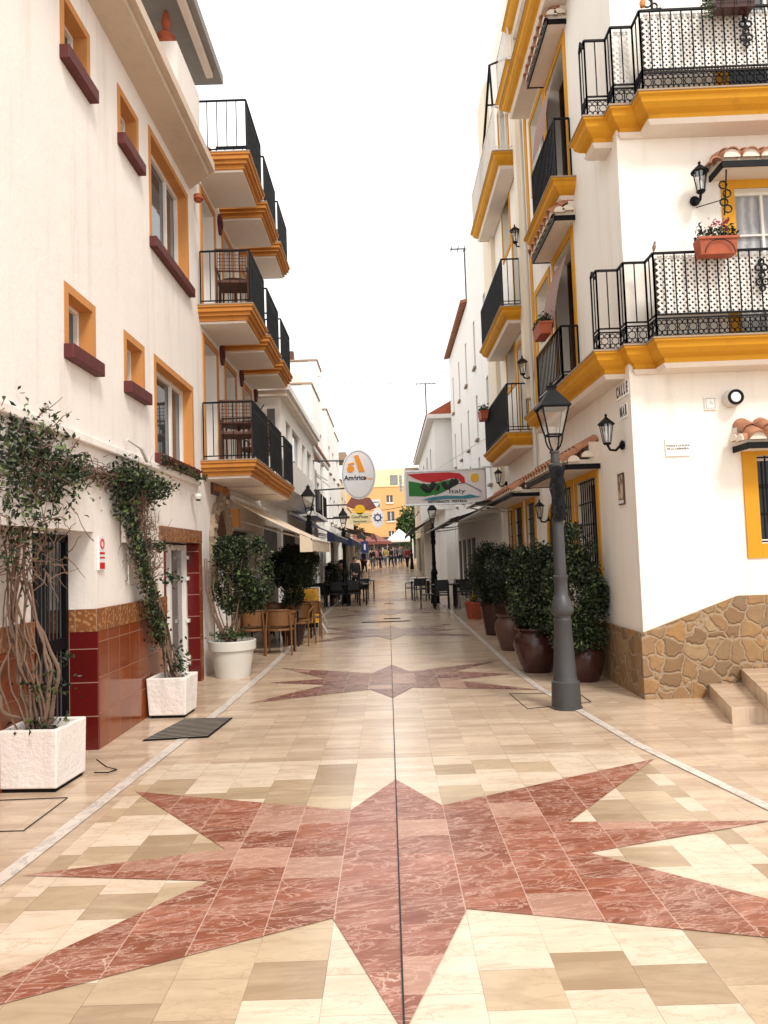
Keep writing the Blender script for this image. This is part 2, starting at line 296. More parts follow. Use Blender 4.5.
# ------------------------------------------------------------------ mesh builder
class B:
    def __init__(s): s.v = []; s.f = []; s.sm = False
    def add(s, vs, fs):
        o = len(s.v); s.v += [tuple(v) for v in vs]; s.f += [tuple(i + o for i in f) for f in fs]; return s
    def box(s, x0, x1, y0, y1, z0, z1):
        return s.add([(x0, y0, z0), (x1, y0, z0), (x1, y1, z0), (x0, y1, z0), (x0, y0, z1), (x1, y0, z1), (x1, y1, z1), (x0, y1, z1)],
                     [(0, 3, 2, 1), (4, 5, 6, 7), (0, 1, 5, 4), (1, 2, 6, 5), (2, 3, 7, 6), (3, 0, 4, 7)])
    def quad(s, *p): return s.add(p, [tuple(range(len(p)))])
    def tube(s, pts, r, n=6, caps=True, closed=False):
        pts = [Vector(p) for p in pts]; k = len(pts)
        rs = r if isinstance(r, (list, tuple)) else [r] * k
        vs = []; prev = None
        for i, p in enumerate(pts):
            a = pts[(i - 1) % k] if (closed or i > 0) else p; b = pts[(i + 1) % k] if (closed or i < k - 1) else p
            d = (b - a); d = d.normalized() if d.length > 1e-9 else Vector((0, 0, 1))
            if prev is None:
                q = Vector((0, 0, 1)) if abs(d.z) < .9 else Vector((1, 0, 0)); u = d.cross(q).normalized()
            else:
                u = (prev - d * prev.dot(d)); u = u.normalized() if u.length > 1e-6 else d.orthogonal().normalized()
            prev = u; w_ = d.cross(u)
            for j in range(n):
                t = 2 * PI * (j + .5) / n; vs.append(p + (u * math.cos(t) + w_ * math.sin(t)) * rs[i])
        fs = []
        for i in range(k if closed else k - 1):
            i2 = (i + 1) % k
            for j in range(n):
                j2 = (j + 1) % n; fs.append((i * n + j, i * n + j2, i2 * n + j2, i2 * n + j))
        if caps and not closed: fs += [tuple(reversed(range(n))), tuple(range((k - 1) * n, k * n))]
        return s.add(vs, fs)
    def bar(s, p, q, t=.01): return s.tube([p, q], t, 4)
    def ring(s, c, r, t, ax='y', n=10, m=4, sx=1, sz=1):
        pts = []
        for i in range(n):
            a = 2 * PI * i / n; ca, sa = r * sx * math.cos(a), r * sz * math.sin(a)
            pts.append({'y': (c[0] + ca, c[1], c[2] + sa), 'x': (c[0], c[1] + ca, c[2] + sa), 'z': (c[0] + ca, c[1] + sa, c[2])}[ax])
        return s.tube(pts, t, m, closed=True)
    def lathe(s, prof, c=(0, 0, 0), n=24, flute=0, fr=None, sq=False):
        vs = []; k = len(prof)
        for i, (r, z) in enumerate(prof):
            for j in range(n):
                a = 2 * PI * (j + .5) / n; rr = r
                if flute and fr and fr[0] <= i <= fr[1]: rr = r * (1 - flute * (j % 2))
                vs.append((c[0] + rr * math.cos(a), c[1] + rr * math.sin(a), c[2] + z))
        fs = []
        for i in range(k - 1):
            for j in range(n):
                j2 = (j + 1) % n; fs.append((i * n + j, i * n + j2, (i + 1) * n + j2, (i + 1) * n + j))
        fs += [tuple(reversed(range(n))), tuple(range((k - 1) * n, k * n))]
        return s.add(vs, fs)
    def prism(s, poly, z0, z1, ax='z'):
        k = len(poly)
        f = {'z': lambda a, b, h: (a, b, h), 'y': lambda a, b, h: (a, h, b), 'x': lambda a, b, h: (h, a, b)}[ax]
        vs = [f(a, b, z0) for a, b in poly] + [f(a, b, z1) for a, b in poly]
        fs = [tuple(reversed(range(k))), tuple(range(k, 2 * k))] + [(i, (i + 1) % k, k + (i + 1) % k, k + i) for i in range(k)]
        return s.add(vs, fs)
    def build(s, name, mat, parent=None, smooth=False, bevel=0):
        me = bpy.data.meshes.new(name); me.from_pydata(s.v, [], s.f); me.update()
        bm = bmesh.new(); bm.from_mesh(me)
        ng = [f for f in bm.faces if len(f.verts) > 4]
        if ng: bmesh.ops.triangulate(bm, faces=ng)
        bmesh.ops.recalc_face_normals(bm, faces=bm.faces); bm.to_mesh(me); bm.free()
        me.materials.append(M[mat] if isinstance(mat, str) else mat)
        if smooth:
            me.polygons.foreach_set('use_smooth', [True] * len(me.polygons)); me.set_sharp_from_angle(angle=R(38))
        o = bpy.data.objects.new(name, me); C.objects.link(o)
        if bevel:
            m_ = o.modifiers.new('bevel', 'BEVEL'); m_.width = bevel; m_.segments = 2; m_.limit_method = 'ANGLE'; m_.angle_limit = R(40)
        if parent: attach(o, parent)
        return o
def attach(o, parent):
    o.parent = parent
    if parent.type == 'EMPTY': o.matrix_parent_inverse = Matrix.Translation(-parent.location)
def thing(name, label, cat, loc=(0, 0, 0), group=None):
    o = bpy.data.objects.new(name, None); o.empty_display_size = .2; C.objects.link(o); o.location = loc
    return tag(o, label, cat, group)
def tag(o, label=None, cat=None, group=None, kind=None):
    for k, v in (('label', label), ('category', cat), ('group', group), ('kind', kind)):
        if v: o[k] = v
    return o
KIDS = {}
def copy_tree(o, parent=None):
    c = o.copy(); C.objects.link(c)
    if parent: c.parent = parent
    for ch in list(bpy.data.objects):
        if ch.parent == o and ch is not c: copy_tree(ch, c)
    return c
def place(proto, loc, rz=0, label=None, s=1):
    o = copy_tree(proto) if proto.get('used') else proto
    proto['used'] = 1
    o.location = loc; o.rotation_euler = (0, 0, rz); o.scale = (s, s, s)
    if label: o['label'] = label
    return o
def local(name, label, cat, group=None): return thing(name, label, cat, (0, 0, 0), group)
def gz(y): return 0 if y < 35 else min(1.3, (y - 35) * .029)
def text(s, size, mat, name, parent, origin, ax, depth=.004, align='CENTER', squash=1, bold=0):
    cu = bpy.data.curves.new('t', 'FONT'); cu.body = s; cu.size = size; cu.extrude = depth; cu.align_x = align; cu.align_y = 'CENTER'; cu.offset = bold
    o = bpy.data.objects.new('t', cu); C.objects.link(o)
    dg = bpy.context.evaluated_depsgraph_get(); me = bpy.data.meshes.new_from_object(o.evaluated_get(dg))
    bpy.data.objects.remove(o); bpy.data.curves.remove(cu)
    u, v, nn = [Vector(a) for a in ax]
    for ve in me.vertices:
        p = ve.co; ve.co = Vector(origin) + u * p.x * squash + v * p.y + nn * p.z
    me.materials.clear(); me.materials.append(M[mat]); me.name = name
    q = bpy.data.objects.new(name, me); C.objects.link(q)
    if parent: attach(q, parent)
    return q
FRONT = ((1, 0, 0), (0, 0, 1), (0, -1, 0))
WEST = ((0, -1, 0), (0, 0, 1), (-1, 0, 0))
EAST = ((0, 1, 0), (0, 0, 1), (1, 0, 0))

def wallgrid(m, ax, c, a0, a1, z0, z1, holes, depth, sg, thick=.3):
    """wall face at c (outward sign sg) with rectangular holes, reveals and closing edges"""
    A = sorted({a0, a1} | {h[0] for h in holes} | {h[1] for h in holes}); A = [a for a in A if a0 <= a <= a1]
    Z = sorted({z0, z1} | {h[2] for h in holes} | {h[3] for h in holes}); Z = [z for z in Z if z0 <= z <= z1]
    P = (lambda a, z, d: (c - sg * d, a, z)) if ax == 'x' else (lambda a, z, d: (a, c - sg * d, z))
    for i in range(len(A) - 1):
        for j in range(len(Z) - 1):
            ca, cz = (A[i] + A[i + 1]) / 2, (Z[j] + Z[j + 1]) / 2
            if any(h[0] < ca < h[1] and h[2] < cz < h[3] for h in holes): continue
            m.quad(P(A[i], Z[j], 0), P(A[i + 1], Z[j], 0), P(A[i + 1], Z[j + 1], 0), P(A[i], Z[j + 1], 0))
    for h in holes:
        b0, b1, y0, y1 = h[:4]; d = depth
        for (p, q) in (((b0, y0), (b1, y0)), ((b1, y0), (b1, y1)), ((b1, y1), (b0, y1)), ((b0, y1), (b0, y0))):
            m.quad(P(*p, 0), P(*q, 0), P(*q, d), P(*p, d))
        m.quad(P(b0, y0, d), P(b1, y0, d), P(b1, y1, d), P(b0, y1, d))
    for (p, q) in (((a0, z0), (a1, z0)), ((a1, z0), (a1, z1)), ((a1, z1), (a0, z1)), ((a0, z1), (a0, z0))):
        m.quad(P(*p, 0), P(*q, 0), P(*q, thick), P(*p, thick))
    return m
def abox(m, ax, sg, c, d0, d1, a0, a1, z0, z1):
    """box by wall coordinates: d = distance inward from wall plane c"""
    p, q = sorted((c - sg * d0, c - sg * d1))
    return m.box(p, q, a0, a1, z0, z1) if ax == 'x' else m.box(a0, a1, p, q, z0, z1)
def window(par, ax, sg, c, a0, a1, z0, z1, depth=.16, trim=None, tw=.07, proud=.012, frame='white_paint', fw=.045, muls=(.5,), rows=(), sill=None, glass='glass', door=False, bars=False, bottom=True):
    """opening a0..a1, z0..z1 is the clear hole; the trim lines the reveal and rims the wall; returns hole to cut"""
    e = .001
    if bars: glass = 'glass_dark'
    g = abox(B(), ax, sg, c, depth, depth + .02, a0, a1, z0, z1).build('window', glass, par)
    f = B(); d0, d1 = depth - .045, depth - .003
    for (p, q, r, t) in ((a0, a0 + fw, z0, z1), (a1 - fw, a1, z0, z1), (a0 + fw, a1 - fw, z1 - fw, z1), (a0 + fw, a1 - fw, z0, z0 + fw)): abox(f, ax, sg, c, d0, d1, p, q, r, t)
    for k in muls:
        x = a0 + (a1 - a0) * k; abox(f, ax, sg, c, d0 + .005, d1 - .001, x - fw * .45, x + fw * .45, z0 + fw, z1 - fw)
    for k in rows:
        z = z0 + (z1 - z0) * k; abox(f, ax, sg, c, d0 + .008, d1, a0 + fw, a1 - fw, z - fw * .3, z + fw * .3)
    f.build('window_frame', frame, g)
    if trim:
        t = B(); lo = z0 - tw if bottom else z0
        for (p, q, r, s) in ((a0 - tw, a0, lo, z1 + tw), (a1, a1 + tw, lo, z1 + tw), (a0, a1, z1, z1 + tw)) + (((a0, a1, z0 - tw, z0),) if bottom else ()):
            abox(t, ax, sg, c, -proud, depth + .02 if trim not in ('yellow', 'ochre_flat') else .012, p + e, q - e if q > p else q, r + e, s - e)
        t.build('window_surround', trim, g)
    if sill:
        abox(B(), ax, sg, c, -.09, depth * .6, a0 - .09, a1 + .09, z0 - .15, z0 - .02).build('window_sill', sill, g, bevel=.008)
    if bars:
        b = B(); k = max(3, int((a1 - a0) / .11))
        for i in range(1, k):
            a = a0 + (a1 - a0) * i / k; abox(b, ax, sg, c, .02, .034, a - .007, a + .007, z0, z1)
        nz = max(3, int((z1 - z0) / .28))
        for i in range(0, nz + 1):
            z = z0 + .02 + (z1 - z0 - .04) * i / nz; abox(b, ax, sg, c, .012, .02, a0, a1, z - .009, z + .009)
        b.build('window_grille', 'black_iron', g)
    if trim in ('yellow', 'ochre_flat'): return (a0, a1, z0, z1)
    return (a0 - (tw if trim else 0), a1 + (tw if trim else 0), z0 - (tw if trim and bottom else 0), z1 + (tw if trim else 0))

# ================================================================== GROUND
g = B(); ys = [-12, 35, 79.8, 260]; zs = [0, 0, 1.3, 1.3]
for i in range(3): g.quad((-140, ys[i], zs[i]), (140, ys[i], zs[i]), (140, ys[i + 1], zs[i + 1]), (-140, ys[i + 1], zs[i + 1]))
tag(g.build('ground', 'floor'), kind='structure')
def sheet(name, poly, z, mat):
    return tag(B().add([(x, y, z + gz(y)) for x, y in poly], [tuple(range(len(poly)))]).build(name, mat), kind='structure')
def strip(name, pts, wd, z, mat):
    m = B(); L = []
    for i, (x, y) in enumerate(pts):
        a = Vector(pts[max(0, i - 1)]); b = Vector(pts[min(len(pts) - 1, i + 1)]); d = (b - a).normalized(); nrm = Vector((-d.y, d.x)) * wd / 2
        L.append(((x + nrm.x, y + nrm.y, z + gz(y)), (x - nrm.x, y - nrm.y, z + gz(y))))
    for i in range(len(L) - 1): m.quad(L[i][0], L[i][1], L[i + 1][1], L[i + 1][0])
    return tag(m.build(name, mat), kind='structure')
strip('marble_strip', [(-2.3, 2), (-2.17, 4.4), (-2.08, 6.38), (-1.98, 8.5), (-1.93, 11.4), (-1.97, 25), (-1.97, 34.9)], .10, .006, 'grey_marble')
strip('marble_strip', [(2.85, 2.4), (2.40, 4.84), (2.1, 6.5), (1.97, 7.9), (1.82, 9.3), (1.76, 11), (1.79, 20), (1.82, 34.9)], .085, .006, 'grey_marble')
strip('centre_joint', [(0.0, 1.5), (0, 34.9)], .007, .013, 'black_ink')
S1 = [(0, 5.74), (.31, 5.12), (2.08, 6.06), (1.07, 4.73), (2.3, 4.65), (1.07, 4.26), (2.4, 3.08), (.32, 3.65), (0, 2.74), (-.32, 3.6), (-1.97, 2.80), (-1.01, 4.05), (-2.09, 4.2), (-1.02, 4.48), (-1.95, 5.65), (-.31, 5.08)]
S2 = [(0, 11.69), (.26, 10.95), (1.63, 11.70), (.91, 10.83), (1.68, 10.44), (.81, 10.11), (1.79, 9.19), (.26, 9.65), (0, 8.99), (-.28, 9.6), (-1.74, 8.92), (-.89, 10.05), (-1.72, 10.37), (-.93, 10.55), (-1.73, 11.72), (-.29, 10.9)]
def star(S, m1, m2):
    B_ = B().add([(x, y, .004) for x, y in S], [(1, 2, 3, 4, 5, 6, 7), (15, 9, 10, 11, 12, 13, 14)])
    tag(B_.build('star_inlay', m1), kind='structure')
    tag(B().add([(S[i][0], S[i][1], .0045) for i in (0, 1, 7, 8, 9, 15)], [(0, 1, 2, 3, 4, 5)]).build('star_inlay', m2), kind='structure')
star(S1, 'red_marble', 'pink_marble'); star(S2, 'dull_red', 'dull_red')
for k in (1, 2, 3): star([(x * .97, (y - 8.99) * (1.12 if k == 1 else 1) + 8.99 + 6.2 * k) for x, y in S2], 'dull_red', 'dull_red')
# drain grate, slot drains, inspection covers
g = B()
gp = [(-2.42, 7.22), (-1.80, 7.28), (-1.74, 8.12), (-2.27, 8.16)]
g.prism(gp, .006, .012); dr = tag(g.build('drain_grate', 'black_iron'), 'dark slotted metal drain grate set in the pale floor by the white square planter', 'drain grate')
g = B()
for i in range(15):
    t0 = (i + .3) / 15; t1 = (i + .72) / 15
    a = Vector(gp[0]).lerp(Vector(gp[3]), t0); b = Vector(gp[1]).lerp(Vector(gp[2]), t0); c_ = Vector(gp[1]).lerp(Vector(gp[2]), t1); d_ = Vector(gp[0]).lerp(Vector(gp[3]), t1)
    a, b = a.lerp(b, .02), a.lerp(b, .98); d_, c_ = d_.lerp(c_, .02), d_.lerp(c_, .98)
    g.add([(p.x, p.y, .018) for p in (a, b, c_, d_)], [(0, 1, 2, 3)])
o = g.build('grate_bar', 'grate_grey', dr)
for (x, y, wx, wy, lb) in ((.05, 20.2, .45, .1, 'small dark slot drain across the centre joint beyond the third star'), (-.12, 19.3, 1.25, .07, 'long thin dark slot drain across the centre joint, nearer than a short one'), (-.03, 26.5, .3, .12, 'short dark drain slot in the middle of the lane by the cafe tables')):
    tag(B().box(x - wx / 2, x + wx / 2, y - wy / 2, y + wy / 2, .004, .014).build('slot_drain', 'black_iron'), lb, 'drain')
for pts, lb in (([(-2.95, 4.9), (-2.42, 4.9), (-2.42, 5.55), (-2.95, 5.55)], 'tiled inspection cover with dark rim beneath the nearest white planter'), ([(1.45, 8.1), (2.2, 8.35), (2.2, 8.9), (1.4, 9.0)], 'tiled inspection cover with thin dark rim behind the foot of the grey lamp post')):
    m = B()
    for i in range(4):
        a, b = pts[i], pts[(i + 1) % 4]; m.tube([(a[0], a[1], .006), (b[0], b[1], .003)], .004, 4)
    tag(m.build('inspection_cover', 'black_ink'), lb, 'inspection cover')

# ================================================================== LEFT SIDE
XL = -2.75
A = thing('apartment_house', 'white apartment house with dark red window sills, red tiled base and black gate', 'house', (XL, 8, 0))
m = B(); holes = []
wins = [(6.40, 6.93, 3.66, 4.12), (7.86, 8.37, 3.68, 4.14), (8.88, 10.52, 3.05, 4.16), (6.36, 6.86, 6.34, 6.80), (7.76, 8.27, 6.36, 6.82), (8.80, 10.42, 5.68, 6.98)]
for i, (a, b, c, d) in enumerate(wins):
    big = b - a > 1
    holes.append(window(A, 'x', 1, XL, a, b, c, d, .17, 'ochre_trim', .08, .008, muls=(.66,) if big else (.5,), fw=.06 if big else .035, sill='sill_red', glass='glass'))
wallgrid(m, 'x', XL, 2.5, 10.86, 2.86, 7.3, holes, .22, 1, .5)
m.build('wall', 'plaster_left', A)
m = B()          # ground floor: recess with the gate, then the projecting wall with the glass door
m.box(-3.3, XL - .015, 6.95, 9.12, 1.29, 2.856); m.box(-3.3, XL - .0152, 10.72, 10.86, 1.29, 2.856); m.box(-3.3, XL - .0151, 9.121, 10.719, 1.98, 2.855)
wallgrid(m, 'x', XL - .015, 2.5, 6.95, 2.02, 2.856, [], .2, 1, .3)
wallgrid(m, 'x', -3.02, 2.5, 6.28, 1.24, 2.3, [], .2, 1, .3)
m.box(-4.2, -3.03, 10.4, 10.84, 0, 7.2); m.box(-9, -3.3, 2.5, 10.8, 6.9, 7.25)
m.build('wall', 'plaster_left', A)
m = B(); m.box(-2.77, -2.705, 2.5, 10.84, 2.82, 2.90).build('ledge', 'plaster_left', A, bevel=.012)
m = B()          # red glazed tile dado
for q_ in ((-2.95, XL + .018, 6.972, 9.12, -.1, 1.09), (-2.95, XL + .018, 10.74, 10.88, -.1, 1.975), (-3.3, -3.0, 2.5, 6.27, -.1, 1.05)): B().box(*q_).build('tile_dado', 'tile_red_side', A)
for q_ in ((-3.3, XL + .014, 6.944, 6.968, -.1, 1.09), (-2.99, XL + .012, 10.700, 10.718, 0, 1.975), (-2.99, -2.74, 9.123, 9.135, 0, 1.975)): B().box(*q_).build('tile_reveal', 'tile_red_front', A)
for q_ in ((-2.95, XL + .024, 6.97, 9.12, 1.09, 1.30), (-3.3, XL + .02, 6.94, 6.968, 1.09, 1.30), (-3.3, -2.995, 2.5, 6.27, 1.05, 1.25), (-2.95, XL + .024, 8.95, 10.88, 1.978, 2.16)): B().box(*q_).build('tile_border', 'tile_band', A)
m = B(); m.box(-3.2, -2.99, 6.28, 6.94, 0, .12); m.build('door_step', 'brown_stone', A)
m = B(); m.box(-3.06, -3.0, 6.28, 6.33, .12, 1.98); m.box(-3.06, -3.0, 6.89, 6.94, .12, 1.98); m.box(-3.06, -3.0, 6.28, 6.94, 1.93, 2.0); m.box(-3.06, -3.0, 6.28, 6.94, .12, .17); m.box(-3.055, -3.005, 6.33, 6.89, .95, 1.05)
gate = m.build('gate', 'black_iron', A)
m = B()
for i in range(7): m.tube([(-3.03, 6.38 + i * .075, .15), (-3.03, 6.38 + i * .075, 1.95)], .009, 6)
m.build('gate_bar', 'grey_iron', gate)
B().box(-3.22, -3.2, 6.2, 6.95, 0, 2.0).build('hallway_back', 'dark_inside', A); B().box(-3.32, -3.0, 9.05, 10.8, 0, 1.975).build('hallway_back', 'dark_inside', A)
m = B(); m.box(-2.985, -2.97, 9.14, 10.7, .02, 1.96); gd = m.build('door', 'glass_pale', A)
m = B()
for a, b in ((9.13, 9.19), (9.86, 9.94), (10.64, 10.70)): m.box(-2.97, -2.91, a, b, .02, 1.96)
m.box(-2.965, -2.92, 9.19, 10.64, 1.88, 1.95); m.box(-2.965, -2.92, 9.19, 10.64, .03, .12); m.build('door_frame', 'white_paint', gd)
m = B()
for z in (.25, .33, .85, 1.45, 1.75): m.box(-2.91, -2.87, 10.62, 10.69, z, z + .05)
m.build('shutter_hinge', 'white_paint', gd)
# eave slab over the facade and roof terrace above
m = B(); m.add([(-2.9, 2.5, 7.20), (-2.44, 2.5, 7.26), (-2.40, 10.35, 7.26), (-2.9, 10.78, 7.20), (-2.9, 2.5, 7.42), (-2.44, 2.5, 7.42), (-2.40, 10.35, 7.42), (-2.9, 10.78, 7.42)], [(0, 1, 2, 3), (4, 5, 6, 7), (0, 1, 5, 4), (1, 2, 6, 5), (2, 3, 7, 6), (3, 0, 4, 7)])
ev = m.build('eave', 'eave_stone', A)
m = B(); m.prism([(-2.44, 2.5), (-2.36, 2.5), (-2.32, 10.4), (-2.9, 10.86), (-2.9, 10.79), (-2.40, 10.34)], 7.34, 7.47); m.build('eave_edge', 'eave_stone', ev)
m = B(); m.box(-3.05, -2.66, 9.75, 10.95, 7.45, 8.86); m.box(-9, -3.8, 6, 12, 7.3, 9.45); m.build('parapet', 'plaster_left', A)
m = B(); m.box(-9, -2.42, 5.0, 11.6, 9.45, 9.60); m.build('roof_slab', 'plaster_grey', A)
B().box(-2.62, -2.52, 5.2, 11.3, 9.36, 9.448).build('terrace_beam', 'soffit', A)
m = B()
def finial(m, c): m.lathe([(.0, 0), (.17, 0), (.17, .05), (.11, .08), (.10, .16), (.13, .2), (.06, .26), (.045, .32), (.07, .4), (.05, .48), (.02, .58), (0, .6)], c, 14)
finial(m, (-2.86, 9.95, 8.87)); m.build('roof_finial', 'terracotta', A, True)
for (x, y, z) in ((-2.62, 11.2, 8.10), (-2.70, 10.93, 7.22)): m = B(); m.ring((x, y, z), .06, .028, 'z', 8, 6); m.lathe([(0, 0), (.05, 0), (.07, .1), (0, .12)], (x, y, z - .05), 8); m.build('drain_spout', 'terracotta', A, True)
# boxes, conduit and camera on the wall
B().box(-2.75, -2.70, 7.62, 7.93, 1.93, 2.26).build('meter_box', 'plaster_left', A, bevel=.01)
m = B(); m.tube([(-2.72, 7.95, 2.72), (-2.72, 7.95, 1.62)], .013, 6); m.tube([(-2.72, 7.75, 1.93), (-2.72, 7.75, 1.5), ], .006, 5); m.tube([(-2.72, 8.42, 1.75), (-2.72, 8.42, 1.58)], .008, 5); m.tube([(-2.7, 7.72, 3.02), (-2.62, 7.9, 2.95), (-2.62, 8.1, 2.83)], .02, 6)
m.build('conduit', 'white_plastic', A)
sg = thing('warning_sign', 'small red and white notice fixed on the white wall beside the black gate', 'notice', (-2.74, 7.2, 1.75))
B().box(-2.762, -2.738, 7.02, 7.16, 1.66, 1.98).build('board', 'sign_white', sg)
m = B(); m.ring((-2.737, 7.09, 1.91), .042, .009, 'x', 12, 4); m.box(-2.7375, -2.735, 7.03, 7.15, 1.67, 1.73); m.box(-2.7375, -2.735, 7.03, 7.15, 1.81, 1.83); m.box(-2.7375, -2.735, 7.03, 7.15, 1.77, 1.785)
m.build('printed_marks', 'red_ink', sg)
cm = thing('security_camera', 'small white security camera under the ledge by the balconies', 'camera', (-2.7, 10.6, 2.7))
m = B(); m.tube([(-2.74, 10.5, 2.66), (-2.66, 10.42, 2.66)], .02, 8); m.lathe([(0, 0), (.05, .01), (.06, .05), (.04, .09), (0, .09)], (-2.65, 10.4, 2.58), 12); m.build('housing', 'white_plastic', cm, True)
B().lathe([(0, 0), (.03, .005), (.035, .03), (0, .03)], (-2.65, 10.4, 2.565), 10).build('lens', 'black_iron', cm, True)

# ---- building with the balconies
Bb = thing('balcony_building', 'cream building with ochre edged balconies and black railings in three storeys', 'building', (XL, 13.5, 0))
holes = []; m = B(); XB = -2.78
dy = [(11.42, 12.28), (12.98, 13.8), (14.62, 15.4)]
for zl in (3.22, 5.62):
    for k, (a, b) in enumerate(dy):
        holes.append(window(Bb, 'x', 1, XB, a, b, zl, zl + 1.95, .22, 'ochre_flat', .10, .02, muls=(.5,), rows=(), fw=.05, glass='glass_pale', bottom=False))
holes += [(11.75, 12.75, .0, 2.0), (13.3, 15.9, .2, 2.3)]
wallgrid(m, 'x', XB, 10.86, 16.05, -.1, 8.02, holes, .3, 1, 1)
m.box(-9, -3.5, 11.05, 16.0, -.1, 7.95); m.build('wall', 'plaster_left', Bb)
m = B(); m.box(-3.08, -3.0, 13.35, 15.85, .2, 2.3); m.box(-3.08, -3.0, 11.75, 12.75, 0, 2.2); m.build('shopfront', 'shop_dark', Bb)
def slab(par, x_in, x_out, y0, y1, zt, h, mat='ochre', sof='soffit', sg=1):
    """moulded balcony slab: x_in wall plane, x_out outer edge of the top, sg=+1 left side of street, -1 right"""
    prof = [(0, 0, .035), (.02, .035, .10), (.055, .10, .155), (.10, .155, h - .03)]
    m = B()
    for k, (ins, a, b) in enumerate(prof):
        xs = sorted((x_in - sg * .05, x_out - sg * ins)); m.box(xs[0], xs[1], y0 + ins, y1 - ins, zt - b, zt - a)
    s = m.build('balcony_slab', mat, par, bevel=.006)
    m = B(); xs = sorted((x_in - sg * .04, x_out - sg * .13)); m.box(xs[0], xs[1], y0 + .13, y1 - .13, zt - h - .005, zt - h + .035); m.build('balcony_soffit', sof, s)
    xs = sorted((x_in - sg * .03, x_out + sg * .006)); B().box(xs[0], xs[1], y0 - .006, y1 + .006, zt, zt + .018).build('balcony_floor', 'brown_stone', s)
    return s
def railing(m, p, q, z0, z1, step=.105, r=.0085, posts=True, orn=False, mid=None):
    p, q = Vector((*p, 0)), Vector((*q, 0)); L = (q - p).length; k = max(1, round(L / step)); zb = z0 + .06
    if orn: zb = z0 + .26
    for i in range(k + 1):
        t = p.lerp(q, i / k); rr = r * 1.5 if i in (0, k) and posts else r
        m.tube([(t.x, t.y, z0 if i in (0, k) else zb), (t.x, t.y, z1)], rr, 4)
    def h(z, w): m.tube([(p.x, p.y, z), (q.x, q.y, z)], w, 4)
    h(z1, .017); h(zb, .012)
    if mid: h(mid, .01)
    if orn:
        h(z0 + .015, .012); h(z0 + .215, .011)
        d = (q - p).normalized(); kk = max(1, round(L / .115)); s = L / kk
        for i in range(kk):
            t = p.lerp(q, (i + .5) / kk); zc = z0 + .115
            for (oz, rr, ox) in ((0, .043, 0), (.058, .026, s * .25), (.058, .026, -s * .25), (-.058, .026, s * .25), (-.058, .026, -s * .25)):
                pts = []
                for j in range(8):
                    a = 2 * PI * j / 8; e_ = t + d * (ox + rr * math.cos(a)); pts.append((e_.x, e_.y, zc + oz + rr * math.sin(a)))
                m.tube(pts, .0065, 3, closed=True)
            e0 = t - d * s / 2; m.tube([(e0.x, e0.y, z0 + .015), (e0.x, e0.y, z0 + .215)], .007, 4)
by = [(11.08, 12.5), (12.72, 14.15), (14.4, 15.8)]
for li, (zt, hr) in enumerate(((3.22, .9), (5.62, .86), (8.02, .86))):
    if li == 0:
        slab(Bb, XB, -1.93, by[0][0], by[0][1] + .08, zt, .25); slab(Bb, XB, -1.95, by[0][1] + .09, by[1][1] + .1, zt - .004, .25); slab(Bb, XB, -1.95, by[1][1] + .11, by[2][1], zt, .25)
    for k, (a, b) in enumerate(by):
        if li: slab(Bb, XB, -1.93, a, b, zt, .25)
        m = B(); xo = -1.98
        railing(m, (XB + .04, a + .06), (xo, a + .06), zt + .02, zt + hr, .15); railing(m, (xo, a + .06), (xo, b - .06), zt + .02, zt + hr, .06, .010, mid=zt + hr - .14); railing(m, (xo, b - .06), (XB + .04, b - .06), zt + .02, zt + hr, .15)
        m.build('railing', 'black_iron', Bb)
for (y, z) in ((12.65, 5.28), (14.35, 5.3), (15.9, 5.32), (12.7, 7.62)):
    m = B(); m.prism([(y + .13 * math.cos(a) * (1 if math.sin(a) > -.3 else .75), z + .19 * math.sin(a)) for a in [i * PI / 8 for i in range(16)]], XB, XB + .05, 'x'); m.prism([(y + .06 * math.cos(i * PI / 4), z + .08 * math.sin(i * PI / 4)) for i in range(8)], XB + .05, XB + .07, 'x'); m.build('wall_ornament', 'sill_red', Bb, bevel=.01)
# carved arch over the doorway
m = B(); cy, cz = 12.25, 2.0
outer, inner = [], []
for i in range(25):
    a = PI * i / 24; ro = .70 + .05 * math.sin(i * 2.1) ** 2 + (.10 if 10 < i < 14 else 0); outer.append((cy - ro * math.cos(a), cz + ro * 1.02 * math.sin(a))); inner.append((cy - .5 * math.cos(a), cz + .55 * math.sin(a)))
for i in range(24):
    for (x0, s0, s1) in ((XB + .07, 0, 1),):
        a, b, c_, d_ = inner[i], inner[i + 1], outer[i + 1], outer[i]
        m.prism([a, b, c_, d_], XB + .002, XB + .07 + .012 * (i % 2), 'x')
for i in range(0, 25, 3):
    m.lathe([(0, -.05), (.04, -.03), (.045, .02), (0, .05)], (XB + .08, (outer[i][0] * .8 + inner[i][0] * .2), (outer[i][1] * .8 + inner[i][1] * .2)), 8)
for yy in (11.62, 12.76): m.box(XB + .002, XB + .09, yy - .1, yy + .12, 1.25, 2.0)
m.build('stone_arch', 'brown_stone', Bb, True)
m = B(); m.prism([(cy + .5 * math.cos(PI * i / 12), cz + .55 * math.sin(PI * i / 12)) for i in range(13)], XB + .004, XB + .012, 'x'); m.build('arch_panel', 'brown_wood', Bb)
sg = thing('carved_sign', 'dark carved wooden name board on the wall under the lowest balcony', 'sign', (XB, 12.3, 2.93))
B().box(XB, XB + .04, 11.7, 12.95, 2.78, 3.0).build('board', 'brown_wood', sg)
text('LA PARROQUIA', .17, 'ochre_trim', 'lettering', sg, (XB + .045, 12.32, 2.89), EAST, .004)
